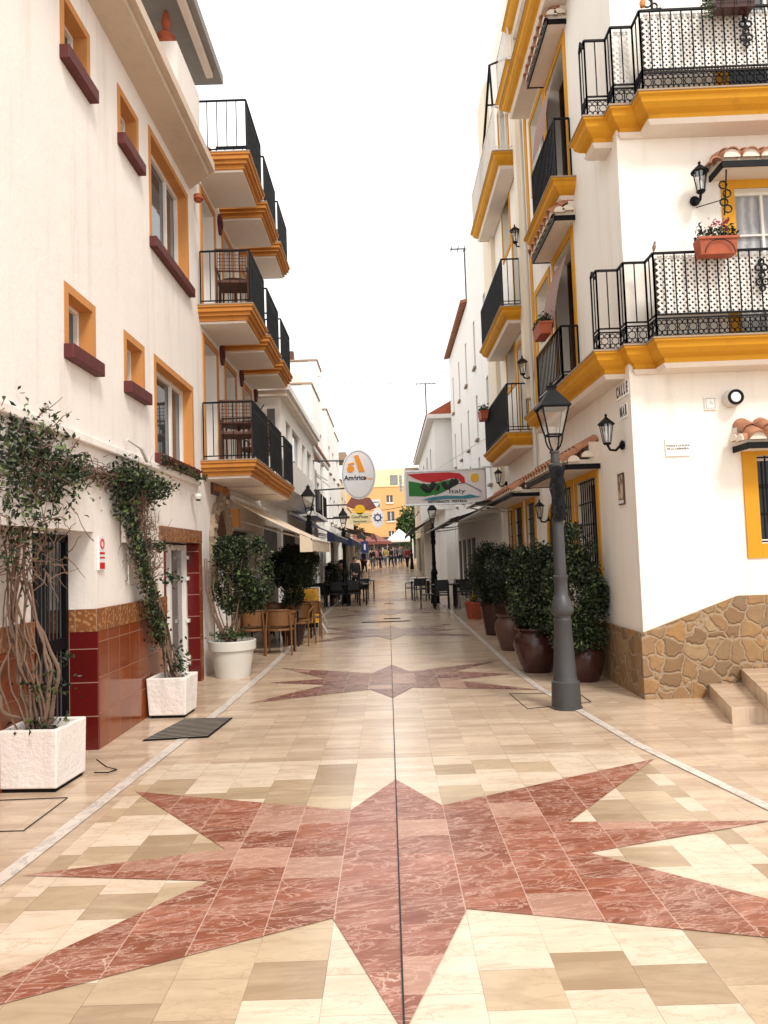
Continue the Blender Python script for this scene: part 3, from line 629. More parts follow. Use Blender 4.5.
m = B(); m.tube([(-2.72, 16.0, 4.9), (-2.65, 16.0, 4.5), (-2.7, 16.0, 3.9)], .012, 5); m.tube([(-2.7, 16.0, 4.95), (-2.6, 16.02, 5.1)], .012, 5); m.build('cable', 'black_iron', Bb)
B().box(XB, XB + .16, 13.0, 13.22, 2.3, 2.62).build('wall_light', 'ochre_trim', Bb)

# wooden terrace chairs and tables on the balconies
def make_armchair():
    t = local('wooden_armchair', 'brown cane backed armchair', 'chair', 'wooden armchairs and tables on balconies')
    m = B()
    for i in range(9): m.tube([(-.22 + i * .055, -.25, .62), (-.22 + i * .055, -.27, .92)], .006, 4)
    for i in range(6): m.tube([(-.22, -.255, .64 + i * .055), (.22, -.255, .64 + i * .055)], .006, 4)
    m.tube([(-.25, -.25, .6), (-.25, -.27, .94), (.25, -.27, .94), (.25, -.25, .6), (-.25, -.25, .6)], .017, 6); m.build('backrest', 'brown_wood', t)
    B().box(-.24, .24, -.24, .24, .42, .47).build('seat', 'brown_wood', t, bevel=.01)
    for x in (-.24, .24):
        for y in (-.23, .23): B().tube([(x, y, 0), (x, y, .62 if y > 0 else .64)], .017, 6).build('leg', 'brown_wood', t)
        B().tube([(x, -.26, .64), (x, .0, .66), (x, .26, .62)], .016, 6).build('armrest', 'brown_wood', t)
    return t
ac = make_armchair()
place(ac, (-2.32, 11.6, 3.24), .15, 'brown cane backed armchair seen through the near railing of the lowest balcony')
place(ac, (-2.32, 11.6, 5.64), 0.1, 'brown cane backed armchair seen through the near railing of the middle balcony')
place(ac, (-2.32, 13.2, 3.24), 2.9, 'brown armchair on the second bay of the lowest balcony')
def make_balcony_table():
    t = local('balcony_table', 'small round brown table', 'table', 'wooden armchairs and tables on balconies')
    B().lathe([(0, 0), (.27, 0), (.28, .02), (0, .025)], (0, 0, .68), 20).build('tabletop', 'brown_wood', t, True)
    B().tube([(0, 0, 0), (0, 0, .69)], .025, 8).build('pedestal', 'brown_wood', t)
    for i in range(3):
        a = i * 2.094; B().tube([(0, 0, .18), (.2 * math.cos(a), .2 * math.sin(a), .01)], .014, 5).build('leg', 'brown_wood', t)
    return t
bt = make_balcony_table()
place(bt, (-2.4, 12.15, 3.24), 0, 'small round brown table behind the armchair on the lowest balcony')
place(bt, (-2.4, 12.15, 5.64), 0, 'small round brown table behind the armchair on the middle balcony')

# ---- white building with roof overhang next to the balconies
Cc = thing('white_house', 'low white house with a broad overhanging flat eave and grooved white balcony panels', 'house', (-2.3, 19.5, 0))
m = B(); holes = [(17.1, 18.0, 4.0, 4.95), (18.25, 19.9, 4.0, 4.95), (20.4, 21.2, 4.0, 4.9), (21.6, 22.9, 4.0, 4.9)]
wallgrid(m, 'x', -2.28, 16.25, 23.3, 3.3, 5.3, holes, .12, 1, 1.2)
wallgrid(m, 'x', -2.75, 16.05, 23.3, -.1, 3.3, [(16.5, 19.2, 0, 2.5), (19.5, 22.9, 0, 2.5)], .25, 1, .5); m.box(-9, -3.2, 16.3, 23.3, -.1, 5.28)
m.build('wall', 'plaster_far', Cc)
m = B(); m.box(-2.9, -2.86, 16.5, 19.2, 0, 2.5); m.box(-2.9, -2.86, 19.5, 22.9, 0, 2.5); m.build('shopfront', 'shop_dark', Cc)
for h in holes: B().box(-2.38, -2.36, h[0], h[1], h[2], h[3]).build('window', 'glass_pale', Cc)
B().box(-2.57, -2.4, 16.238, 16.248, 4.0, 5.05).build('window', 'glass_pale', Cc)
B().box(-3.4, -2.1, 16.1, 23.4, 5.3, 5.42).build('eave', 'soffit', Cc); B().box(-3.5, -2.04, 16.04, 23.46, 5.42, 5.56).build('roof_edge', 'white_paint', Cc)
B().box(-2.25, -2.2, 16.3, 22.2, 3.32, 4.02).build('balcony_panel', 'grooved_white', Cc)
B().add([(-2.8, 16.1, 3.3), (-2.15, 16.1, 3.3), (-2.15, 22.3, 3.3), (-2.8, 22.3, 3.3), (-2.8, 16.1, 3.05), (-2.45, 16.1, 3.05), (-2.45, 22.3, 3.05), (-2.8, 22.3, 3.05)], [(0, 1, 2, 3), (4, 5, 6, 7), (0, 1, 5, 4), (1, 2, 6, 5), (2, 3, 7, 6)]).build('balcony_slab', 'white_paint', Cc)
# ---- next house with brown tiled eave
Dd = thing('tiled_eave_house', 'narrow white house with a sloping brown tiled eave over a cluttered porch', 'house', (-2.6, 26.5, 0))
m = B(); holes = [(24.0, 25.3, 3.6, 4.9), (25.8, 26.9, 3.6, 4.9), (27.4, 28.9, 3.6, 4.9)]
wallgrid(m, 'x', -2.75, 23.3, 29.6, -.1, 5.2, holes + [(23.6, 26, 0, 2.4), (26.4, 29.2, 0, 2.4)], .3, 1, .5); m.box(-9, -3.3, 23.3, 29.6, -.1, 5.2); m.build('wall', 'plaster_far', Dd)
for h in holes: B().box(-3.0, -2.98, h[0], h[1], h[2], h[3]).build('window', 'shop_dark', Dd)
m = B(); m.box(-3.0, -2.97, 23.6, 26, 0, 2.4); m.box(-3.0, -2.97, 26.4, 29.2, 0, 2.4); m.build('shopfront', 'shop_dark', Dd)
m = B(); m.add([(-2.2, 23.2, 5.35), (-3.6, 23.2, 5.95), (-3.6, 29.7, 5.95), (-2.2, 29.7, 5.35), (-2.2, 23.2, 5.45), (-3.6, 23.2, 6.05), (-3.6, 29.7, 6.05), (-2.2, 29.7, 5.45)], [(0, 1, 2, 3), (4, 5, 6, 7), (0, 1, 5, 4), (1, 2, 6, 5), (2, 3, 7, 6), (3, 0, 4, 7)]); m.build('roof', 'roof_tiles', Dd)
B().box(-2.32, -2.24, 23.3, 29.6, 5.2, 5.34).build('roof_beam', 'white_paint', Dd)
m = B(); m.box(-2.75, -2.3, 24.1, 28.8, 3.1, 3.2); m.build('balcony_slab', 'white_paint', Dd)
m = B(); railing(m, (-2.34, 24.1), (-2.34, 28.8), 3.2, 4.0, .15, .012); railing(m, (-2.34, 24.1), (-2.74, 24.1), 3.2, 4.0, .15, .012); m.build('railing', 'black_iron', Dd)
m = B(); m.tube([(-2.34, 24.1, 3.2), (-2.34, 24.1, 5.3)], .03, 6); m.tube([(-2.34, 27, 3.2), (-2.34, 27, 5.3)], .03, 6); m.tube([(-2.7, 26, 4.9), (-2.1, 26.6, 4.5)], .03, 5); m.tube([(-2.7, 27.6, 4.9), (-2.1, 27.9, 4.4)], .03, 5); m.build('post', 'white_paint', Dd)
# ---- taller stepped white houses further along
def tall(name, label, y0, y1, z, x=-2.9, mat='plaster_far', side=1, opening=None, wz=((6.2, 7.6), (3.6, 4.9)), xo=9, roof=True, z0=-.1, wf=.38, nw=None, shops=True):
    t = thing(name, label, 'house', (x, (y0 + y1) / 2, 0)); m = B(); holes = []
    nw = nw or max(1, int((y1 - y0) / 2.2))
    for i in range(nw):
        a = y0 + (y1 - y0) * (i + .32) / nw; b = a + (y1 - y0) / nw * wf
        for (p, q) in wz:
            if q < z - .3: holes.append((a, b, p, q))
    sh = [(y0 + .3, y1 - .4, z0 + .1 + gz(y0), 2.5 + gz(y0))] if shops else []
    wallgrid(m, 'x', x, y0, y1, z0, z, holes + sh, .22, side, .4)
    xa, xb = sorted((x - side * .35, x - side * xo)); m.box(xa, xb, y0 + .006, y1 - .006, z0, z - .02)
    xa, xb = sorted((x - side * .01, x - side * .4)); m.box(xa, xb, y0 + .004, y0 + .02, z0, z)
    m.build('wall', mat, t)
    for h in holes:
        xa, xb = sorted((x - side * .18, x - side * .2)); g_ = B().box(xa, xb, *h).build('window', 'glass', t)
        xa, xb = sorted((x + side * .08, x - side * .02)); B().box(xa, xb, h[0] - .06, h[1] + .06, h[2] - .1, h[2] - .04).build('window_sill', 'brown_stone', g_)
    for h in sh: xa, xb = sorted((x - side * .2, x - side * .18)); B().box(xa, xb, *h).build('shopfront', 'shop_dark', t)
    if roof: xa, xb = sorted((x + side * .05, x - side * 4)); B().box(xa, xb, y0 - .05, y1, z, z + .07).build('roof_coping', 'brown_stone', t)
    return t
E1 = tall('stepped_house', 'tall white house with a box on its flat roof, highest beyond the balconies', 34.0, 36.2, 10.9, -3.02)
B().box(-4.6, -3.7, 33.985, 34.0, 9.2, 10.3).build('terrace_opening', 'soffit', E1); B().box(-4.62, -4.2, 33.97, 33.985, 9.2, 10.35).build('terrace_post', 'plaster_far', E1)
m = B(); m.box(-4.6, -4.1, 34.1, 34.5, 10.98, 11.42); m.build('roof_box', 'brown_wood', E1)
tall('stepped_house', 'white house with plain parapet standing in front of the tallest one', 30.4, 33.95, 8.95, -2.95, wz=((3.6, 5.0),))
tall('stepped_house', 'white house with two narrow upper windows, between the tallest house and the oval sign', 37.6, 42.9, 9.3, -2.92)
tall('stepped_house', 'narrow white house ending the row of stepped roofs', 43.0, 46.5, 9.0, -2.9)
tall('stepped_house', 'pale low house behind the oval restaurant sign, under a brown roof box', 46.6, 53, 6.6, -2.85, 'plaster_beige', wz=((4.4, 5.6),))
t = thing('roof_structure', 'small brown rooftop canopy on posts above the oval restaurant sign', 'canopy', (-3, 50, 8))
B().box(-4.2, -2.5, 47.5, 50.5, 8.0, 8.5).build('canopy_roof', 'brown_stone', t); m = B(); m.box(-2.6, -2.5, 47.5, 47.6, 6.6, 8); m.box(-4.2, -4.1, 47.5, 47.6, 6.6, 8); m.build('post', 'white_paint', t)
tall('stepped_house', 'last low house of the row by the market awnings', 53.1, 62, 5.2, -2.8, 'plaster_beige', wz=((3.8, 4.6),))

# ================================================================== RIGHT SIDE
XR = 2.85; YF = 8.43
K = thing('corner_house', 'white corner house with yellow window frames, stepped corner balconies and a stone base', 'house', (3.2, YF, 0))
# front wall faces the square (plane y = YF, outward -y) -> sg = -1
hf = []
hf.append(window(K, 'y', -1, YF, 4.24, 5.25, 1.70, 2.70, .18, 'yellow', .165, .02, muls=(.5,), bars=True))
hf.append(window(K, 'y', -1, YF, 4.18, 5.3, 4.0, 5.84, .14, 'yellow', .15, .02, muls=(.33, .66), rows=(.72, .45), fw=.035, glass='curtain', bottom=False))
hf.append(window(K, 'y', -1, YF, 4.20, 5.3, 6.78, 8.7, .14, 'yellow', .15, .02, muls=(.5,), rows=(.5,), fw=.035, glass='glass', bottom=False))
m = B(); wallgrid(m, 'y', YF, XR, 7.5, -.1, 10.2, hf, .26, -1, .0)
hs = []
for (a, b, z0, z1, kw) in ((9.98, 11.0, 1.42, 2.68, dict(bars=True)), (11.32, 12.02, 1.42, 2.68, dict(bars=True)),
        (12.15, 13.15, 5.25, 6.30, {}), (11.95, 13.0, 8.2, 9.4, {})):
    if b - a < .1: continue
    hs.append(window(K, 'x', -1, XR, a, b, z0, z1, .2, 'yellow', .11, .02, glass='glass', sill=None, **kw))
hs.append(window(K, 'x', -1, XR, 10.62, 11.75, 3.98, 6.3, .25, 'yellow', .12, .02, muls=(.5,), glass='glass', bottom=False, frame='brown_wood'))
hs.append(window(K, 'x', -1, XR, 10.55, 11.7, 7.0, 9.2, .25, 'yellow', .12, .02, muls=(.5,), glass='glass', bottom=False, frame='brown_wood'))
wallgrid(m, 'x', XR, YF, 13.5, -.1, 10.2, hs + [(12.25, 12.95, .0, 2.1)], .3, -1, .0)
m.box(XR + .45, 9, YF + .45, 13.45, -.1, 10.15)
m.build('wall', 'plaster_right', K)
# arched entrance in the street side
m = B(); ay, az_ = 12.6, 1.95
for i in range(12):
    a0, a1 = PI * i / 12, PI * (i + 1) / 12
    m.prism([(ay + .35 * math.cos(a0), az_ + .42 * math.sin(a0)), (ay + .48 * math.cos(a0), az_ + .56 * math.sin(a0)), (ay + .48 * math.cos(a1), az_ + .56 * math.sin(a1)), (ay + .35 * math.cos(a1), az_ + .42 * math.sin(a1))], XR - .03, XR + .03, 'x')
m.box(XR - .03, XR + .03, 12.12, 12.25, 0, 1.95); m.box(XR - .03, XR + .03, 12.95, 13.08, 0, 1.95); m.build('arch_surround', 'yellow', K)
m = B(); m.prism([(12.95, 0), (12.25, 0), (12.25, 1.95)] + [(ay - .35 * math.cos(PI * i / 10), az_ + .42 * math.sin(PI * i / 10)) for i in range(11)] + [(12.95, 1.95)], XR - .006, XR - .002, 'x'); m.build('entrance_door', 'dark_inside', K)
B().prism([(2.84, -.1), (7.5, -.1), (7.5, 1.12), (3.93, 1.12), (2.84, .74)], YF - .035, YF + .02, 'y').build('stone_plinth', 'rubble_stone', K)
B().box(XR - .035, XR + .02, YF - .0352, 13.5, -.1, .735).build('stone_plinth', 'rubble_stone', K)
m = B(); m.box(XR - .02, XR + .1, 13.38, 13.55, 3.9, 10.2); m.build('corner_trim', 'yellow', K)
B().tube([(XR - .06, 13.62, 2.9), (XR - .06, 13.62, 9.9)], .035, 8).build('drainpipe', 'white_plastic', K, True)
# slabs of the corner house: outline with corner steps
def outline_slab(poly_top, par, zt, h, mat='yellow'):
    """poly outline (counter clockwise list, outer edge first), moulded: inset grows downwards"""
    def inset(P_, d):
        out = []; k = len(P_)
        for i in range(k):
            p0, p1, p2 = Vector(P_[i - 1]), Vector(P_[i]), Vector(P_[(i + 1) % k])
            d1, d2 = (p1 - p0).normalized(), (p2 - p1).normalized(); n1, n2 = Vector((-d1.y, d1.x)), Vector((-d2.y, d2.x))
            b = n1 + n2; b = b / max(.3, b.dot(n1)) if b.length > .01 else n1; out.append((p1.x + b.x * d, p1.y + b.y * d))
        return out
    prof = [(0, 0), (0, .03), (.03, .05), (.045, .10), (.09, .15), (.15, .19), (.16, h - .05)]
    m = B(); k = len(poly_top); rings = []
    for ins, dz in prof: rings.append([(x, y, zt - dz) for x, y in inset(poly_top, ins)])
    vs = [v for r_ in rings for v in r_]; fs = []
    for i in range(len(rings) - 1):
        for j in range(k): j2 = (j + 1) % k; fs.append((i * k + j, i * k + j2, (i + 1) * k + j2, (i + 1) * k + j))
    m.add(vs, fs); s = m.build('balcony_slab', mat, par)
    q = inset(poly_top, .17); q0 = inset(poly_top, .15); m = B(); kk = k
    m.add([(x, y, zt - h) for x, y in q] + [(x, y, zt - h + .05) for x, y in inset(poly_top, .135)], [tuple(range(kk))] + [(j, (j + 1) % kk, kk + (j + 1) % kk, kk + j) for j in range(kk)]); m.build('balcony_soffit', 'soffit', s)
    B().add([(x, y, zt + .012) for x, y in inset(poly_top, -.012)] + [(x, y, zt - .008) for x, y in inset(poly_top, -.012)], [tuple(range(kk))] + [tuple(reversed(range(kk, 2 * kk)))] + [(j, (j + 1) % kk, kk + (j + 1) % kk, kk + j) for j in range(kk)]).build('balcony_floor', 'brown_stone', s)
P1 = [(2.42, 12.6), (2.46, 8.42), (2.74, 8.42), (2.74, 8.22), (2.99, 8.22), (2.99, 7.97), (7.0, 7.92), (7.0, 9.0), (3.1, 9.0), (3.1, 12.6)]
P2 = [(2.46, 9.05), (2.47, 8.42), (2.72, 8.42), (2.72, 8.22), (2.97, 8.22), (2.97, 7.97), (7.0, 7.92), (7.0, 9.0)]
outline_slab(P1, K, 3.98, .30); outline_slab(P2, K, 6.78, .30)
P2b = [(2.50, 12.3), (2.50, 10.2), (3.1, 10.2), (3.1, 12.3)]; outline_slab(P2b, K, 6.98, .26)
P3 = [(2.36, 13.3), (2.36, 9.2), (3.1, 9.2), (3.1, 13.3)]; outline_slab(P3, K, 9.95, .34)
for zt, hr in ((3.99, .95), (6.79, .95)):
    m = B(); q = [(2.86, 8.7), (2.54, 8.7), (2.54, 8.48), (2.79, 8.48), (2.79, 8.27), (3.04, 8.27), (3.04, 8.02), (6.8, 7.98)]
    for i in range(1, len(q) - 1): railing(m, q[i], q[i + 1], zt, zt + hr, .118, .0085, orn=True)
    m.tube([(2.54, 8.7, zt + hr), (2.50, 8.5, zt + hr - .01), (2.52, 8.47, zt + hr - .1)], .016, 5)
    for xc in (4.22, 5.4):
        for (dz, dx, r_) in ((.0, 0, .035), (.08, .035, .035), (.08, -.035, .035), (-.08, .035, .035), (-.08, -.035, .035), (.15, 0, .03), (-.15, 0, .03)): m.ring((xc + dx, 8.0, zt + .66 + dz), r_, .011, 'y', 8, 4)
    m.build('balcony_railing', 'black_iron', K)
    # white lattice screens tied behind the bars
    m = B()
    def lattice(x0, x1, y, z0, z1, s=.068, t=.024):
        for sgn in (1, -1):
            k = int(((x1 - x0) + (z1 - z0)) / s) + 1
            for i in range(k + 1):
                c_ = (x0 if sgn > 0 else x0 - 0) - (z1 - z0) + i * s if sgn > 0 else x0 + i * s
                # line x = c_ + sgn*(z - z0)
                za, zb = z0, z1
                if sgn > 0: za = max(z0, z0 + x0 - c_); zb = min(z1, z0 + x1 - c_)
                else: za = max(z0, z0 + c_ - x1); zb = min(z1, z0 + c_ - x0)
                if zb - za < .02: continue
                d = .0015 * sgn
                a = Vector((c_ + sgn * (za - z0), y + d, za)); b = Vector((c_ + sgn * (zb - z0), y + d, zb)); n_ = Vector((-sgn, 0, 1)).normalized() * t * .5
                m.add([a + n_, a - n_, b - n_, b + n_, a + n_ + Vector((0, .006, 0)), a - n_ + Vector((0, .006, 0)), b - n_ + Vector((0, .006, 0)), b + n_ + Vector((0, .006, 0))], [(0, 1, 2, 3), (7, 6, 5, 4), (0, 4, 5, 1), (2, 6, 7, 3), (1, 5, 6, 2), (3, 7, 4, 0)])
    lattice(3.08, 6.7, 8.05, zt + .27, zt + hr - .02)
    if zt > 5: lattice(2.82, 3.0, 8.31, zt + .27, zt + hr - .02)
    ls = m.build('lattice_screen', 'white_paint', K); m = B(); m.box(3.08, 6.7, 8.09, 8.094, zt + .27, zt + hr - .03); m.build('painted_shade_sheet', 'painted_shade_sheet', ls)  # added brown sheet stands in for the shade seen through the lattice holes
m = B()
railing(m, (2.6, 10.5), (2.6, 12.2), 3.99, 4.92, .1, .011, orn=True); railing(m, (2.6, 10.5), (2.84, 10.5), 3.99, 4.92, .1, .011, orn=True); m.build('balcony_railing', 'black_iron', K)
m = B(); railing(m, (2.62, 10.4), (2.62, 12.0), 7.0, 7.95, .09, .012); railing(m, (2.62, 10.4), (2.84, 10.4), 7.0, 7.95, .1, .011); m.build('balcony_railing', 'black_iron', K)
for (z0, z1) in ((5.0, 6.15), (7.98, 9.1)):
    m = B(); L1 = []
    for i in range(9):
        t_ = i / 8; L1.append((2.83 - .26 * t_ - .05 * math.sin(t_ * PI), z1 + (z0 - z1) * t_))
    for i in range(8): m.quad((L1[i][0], 10.75, L1[i][1]), (L1[i][0], 11.72, L1[i][1]), (L1[i + 1][0], 11.72, L1[i + 1][1]), (L1[i + 1][0], 10.75, L1[i + 1][1]))
    m.build('roller_blind', 'striped_cloth', K)
P4 = [(2.6, 14.0), (2.6, 11.0), (3.3, 11.0), (3.3, 14.0)]; outline_slab(P4, K, 11.95, .3)
B().box(3.05, 9, 9.6, 13.4, 10.14, 14).build('upper_wall', 'plaster_right', K)
# ---- tiled window canopies
def canopy(par, o, u, out, wd, proj, rise=.28, thin=.0):
    """o = near inner corner at the wall at soffit level; u along wall; out away from wall"""
    o, u, out = Vector(o), Vector(u), Vector(out); z = Vector((0, 0, 1))
    def P(a, b, c): return o + u * a + out * b + z * c
    def bx(m, a0, a1, b0, b1, c0, c1):
        m.add([P(a0, b0, c0), P(a1, b0, c0), P(a1, b1, c0), P(a0, b1, c0), P(a0, b0, c1), P(a1, b0, c1), P(a1, b1, c1), P(a0, b1, c1)], [(0, 3, 2, 1), (4, 5, 6, 7), (0, 1, 5, 4), (1, 2, 6, 5), (2, 3, 7, 6), (3, 0, 4, 7)])
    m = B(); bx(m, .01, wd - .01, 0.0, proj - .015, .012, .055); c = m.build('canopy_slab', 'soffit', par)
    m = B(); bx(m, 0, wd, proj - .012, proj + .008, 0, .07); bx(m, 0, .02, 0, proj, 0, .07); bx(m, wd - .02, wd, 0, proj, 0, .07); m.build('canopy_frame', 'black_iron', c)
    m = B(); mo = B(); k = round(wd / .215); s = wd / k; r = s * .45
    def barrel(m, p, q, r0, r1, side, upv, nseg=8, th=.012):
        vs = []; 
        for (pt, rr) in ((p, r0), (q, r1)):
            for rad in (rr, rr - th):
                for j in range(nseg + 1):
                    a = PI * j / nseg; vs.append(pt + side * math.cos(a) * rad + upv * math.sin(a) * rad)
        n1 = nseg + 1; fs = []
        for j in range(nseg):
            fs += [(j, j + 1, 2 * n1 + j + 1, 2 * n1 + j), (n1 + j, 3 * n1 + j, 3 * n1 + j + 1, n1 + j + 1), (j, n1 + j, n1 + j + 1, j + 1), (2 * n1 + j, 2 * n1 + j + 1, 3 * n1 + j + 1, 3 * n1 + j)]
        m.add(vs, fs)
    slope = (out * proj - z * rise).normalized(); upv = u.cross(slope); upv = upv if upv.z > 0 else -upv
    for i in range(k):
        a = (i + .5) * s; j1 = random.uniform(-.006, .006)
        p = P(a + j1, .0, rise + .12); q = P(a - j1, proj + .03, .105 + random.uniform(-.006, .006)); mid = p.lerp(q, .5)
        barrel(m, mid + upv * .0, q, r * .86, r * 1.06, u, upv); barrel(m, p, mid.lerp(q, .12) + upv * .014, r * .9, r * 1.02, u, upv)
        cc = P(a, proj + .034, .10)
        vs = [cc + u * math.cos(PI * t / 8) * r * .98 + z * math.sin(PI * t / 8) * r * .98 for t in range(9)]; vs2 = [v - out * .07 for v in vs]
        mo.add(vs + vs2, [tuple(range(9)), tuple(reversed(range(9, 18)))] + [(t, t + 1, t + 10, t + 9) for t in range(8)])
        # pan tile dark gap
    if rise > .17:
        for b_, c0 in ((proj * .38, rise * .45), (proj * .78, .07)):
            p = P(-.035, b_, c0 + .03); q = P(.26, b_, c0 + .05); barrel(m, p, q, .085, .075, out, z)
            vs = [P(-.05, b_, c0 + .03) + out * math.cos(PI * t / 8) * .08 + z * math.sin(PI * t / 8) * .08 for t in range(9)]; vs2 = [v + u * .05 for v in vs]
            mo.add(vs + vs2, [tuple(range(9)), tuple(reversed(range(9, 18)))] + [(t, t + 1, t + 10, t + 9) for t in range(8)])
    for e_, sd in ((0, -1), (wd, 1)) if rise <= .17 else ((wd, 1),):
        p = P(e_, .0, rise + .02); q = P(e_ + sd * .05, proj * .98, .06); barrel(m, p, q, .06, .075, u, z)
    bx(mo, .01, wd - .01, 0, proj * .3, .055, rise + .08); bx(mo, .01, wd - .01, proj * .3, proj * .92, .055, .13)
    m.build('roof_tiles', 'clay_tile', c, True); mo.build('mortar_bed', 'mortar', c)
    return c
canopy(K, (3.98, YF, 2.74), (1, 0, 0), (0, -1, 0), 1.7, .36, .2)
canopy(K, (3.90, YF, 5.93), (1, 0, 0), (0, -1, 0), 1.7, .34, .14)
canopy(K, (XR, 9.75, 2.76), (0, 1, 0), (-1, 0, 0), 2.75, .46, .28)
canopy(K, (XR, 10.35, 6.42), (0, 1, 0), (-1, 0, 0), 1.6, .30, .2)
canopy(K, (XR, 10.3, 9.32), (0, 1, 0), (-1, 0, 0), 1.5, .28, .2)
# curly iron bracket under the upper canopy
m = B()
for i, zz in enumerate((5.78, 5.68, 5.58, 5.5)): m.ring((3.97 + (.02 if i % 2 else -.02), 8.2, zz), .045, .009, 'y', 8, 4)
m.tube([(3.98, 8.15, 6.0), (3.99, 8.2, 5.85), (3.97, 8.25, 5.45)], .009, 4); m.tube([(3.98, 8.2, 5.62), (3.72, 8.4, 5.62)], .006, 4); m.build('scroll_bracket', 'black_iron', K)

# street name tiles
sn = thing('street_name_tiles', 'street name in black letters on separate white tiles high on the wall corner', 'street sign', (XR, 8.7, 3.45))
m = B()
def ltile(s_, yc, zc, wd=.066, hh=.17):
    m.box(XR - .012, XR - .0, yc - wd / 2 + .003, yc + wd / 2 - .003, zc - hh / 2, zc + hh / 2)
    text(s_, .175, 'black_ink', 'lettering', sn, (XR - .0135, yc, zc), WEST, .001, squash=.55, bold=.006)
for i, ch in enumerate('CALLE'): ltile(ch, 8.86 - i * .088, 3.56, .086)
for i, ch in enumerate('MAR'): ltile(ch, 8.76 - i * .088, 3.31, .086)
m.build('tile_plate', 'ceramic', sn, bevel=.002)
pl = thing('memorial_plaque', 'white rectangular plaque with two small lines of text on the corner house front', 'plaque', (3.35, YF, 2.82))
B().box(3.21, 3.49, YF - .018, YF, 2.725, 2.925).build('plate', 'ceramic', pl, bevel=.004)
text('TODOS A LA PLAYA', .03, 'black_ink', 'lettering', pl, (3.35, YF - .0195, 2.845), FRONT, .0006, bold=.0006); text('DE LA CARIHUELA', .03, 'black_ink', 'lettering', pl, (3.35, YF - .0195, 2.81), FRONT, .0006, bold=.0006)
nb = thing('number_plate', 'small square tile plate with a thin border beside the round porthole light', 'plaque', (3.76, YF, 3.32))
B().box(3.685, 3.82, YF - .02, YF, 3.245, 3.395).build('plate', 'ceramic', nb, bevel=.004)
m = B()
for r_ in ((3.70, 3.805, 3.262, 3.266), (3.70, 3.805, 3.374, 3.378), (3.70, 3.704, 3.262, 3.378), (3.801, 3.805, 3.262, 3.378), (3.74, 3.765, 3.335, 3.340), (3.745, 3.785, 3.318, 3.322)): m.box(r_[0], r_[1], YF - .0215, YF - .0205, r_[2], r_[3])
m.build('printed_marks', 'black_ink', nb)
pt = thing('porthole_light', 'round white wall light with a black rim above the plaque', 'wall light', (3.99, YF, 3.36))
B().lathe([(0, 0), (.10, 0), (.10, .10), (.09, .13), (0, .13)], (0, 0, 0), 24).build('housing', 'white_plastic', pt, True)
B().lathe([(.062, .131), (.088, .131), (.088, .15), (.062, .15), (.062, .131)], (0, 0, 0), 24).build('rim', 'black_iron', pt, True)
B().lathe([(0, .132), (.062, .132), (.055, .145), (0, .148)], (0, 0, 0), 24).build('lens', 'ceramic', pt, True)
for c in bpy.data.objects:
    if c.parent == pt: c.matrix_parent_inverse = Matrix.Rotation(PI / 2, 4, 'X')
tp = thing('tile_picture', 'narrow upright framed tile picture beside the street lantern on the corner house', 'picture', (XR, 8.9, 2.4))
B().box(XR - .02, XR, 8.80, 9.01, 2.22, 2.60).build('frame', 'brown_wood', tp); B().box(XR - .025, XR - .02, 8.82, 8.99, 2.29, 2.58).build('picture', 'picture_tiles', tp); B().box(XR - .025, XR - .02, 8.82, 8.99, 2.235, 2.275).build('title_tile', 'ceramic', tp)

# steps to the right of the stone plinth
st = thing('entrance_steps', 'low tiled stone steps rising beside the stone base of the corner house', 'steps', (3.9, 8, 0))
for (pts, z0, z1) in (([(3.53, 8.39), (3.20, 7.12), (8.0, 7.25), (8.0, 8.39)], -.02, .155), ([(3.90, 8.385), (3.46, 6.95), (8, 6.95), (8.0, 8.385)], .156, .31), ([(4.52, 8.38), (4.2, 7.6), (8, 7.6), (8.0, 8.38)], .311, .47)):
    B().prism(pts, z0, z1).build('step', 'floor', st, bevel=.006)

# ---- second house on the right
Rb = thing('neighbour_house', 'cream house with ochre balconies, black railings and slim yellow window frames past the corner house', 'house', (XR, 16.5, 0))
hs = []
for (a, b, z0, z1) in ((15.55, 16.55, 5.35, 6.5), (15.45, 16.35, 8.3, 9.6)): hs.append(window(Rb, 'x', -1, XR, a, b, z0, z1, .2, 'yellow', .1, .02))
for (a, b, z0, z1) in ((14.2, 15.0, 1.45, 2.65), (15.5, 16.4, 1.45, 2.65), (16.7, 17.2, 1.45, 2.65)): hs.append(window(Rb, 'x', -1, XR, a, b, z0, z1, .2, 'yellow', .09, .02, bars=True))
for (a, b, z0, z1) in ((14.4, 15.2, 3.98, 5.9), (14.5, 15.2, 6.45, 8.2), (15.2, 16.3, 9.9, 11.6)): hs.append(window(Rb, 'x', -1, XR, a, b, z0, z1, .25, 'yellow', .1, .02, bottom=False))
m = B(); wallgrid(m, 'x', XR, 13.5, 19.0, -.1, 13.4, hs, .3, -1, .4); m.box(XR + .45, 9, 13.46, 19.0, -.1, 13.35); m.build('wall', 'plaster_right', Rb)
B().box(XR - .12, XR + .05, 13.85, 14.15, 4.6, 13.3).build('pilaster', 'plaster_beige', Rb); B().box(XR - .1, XR + .05, 17.6, 18.9, 2.9, 13.3).build('pilaster', 'plaster_beige', Rb)
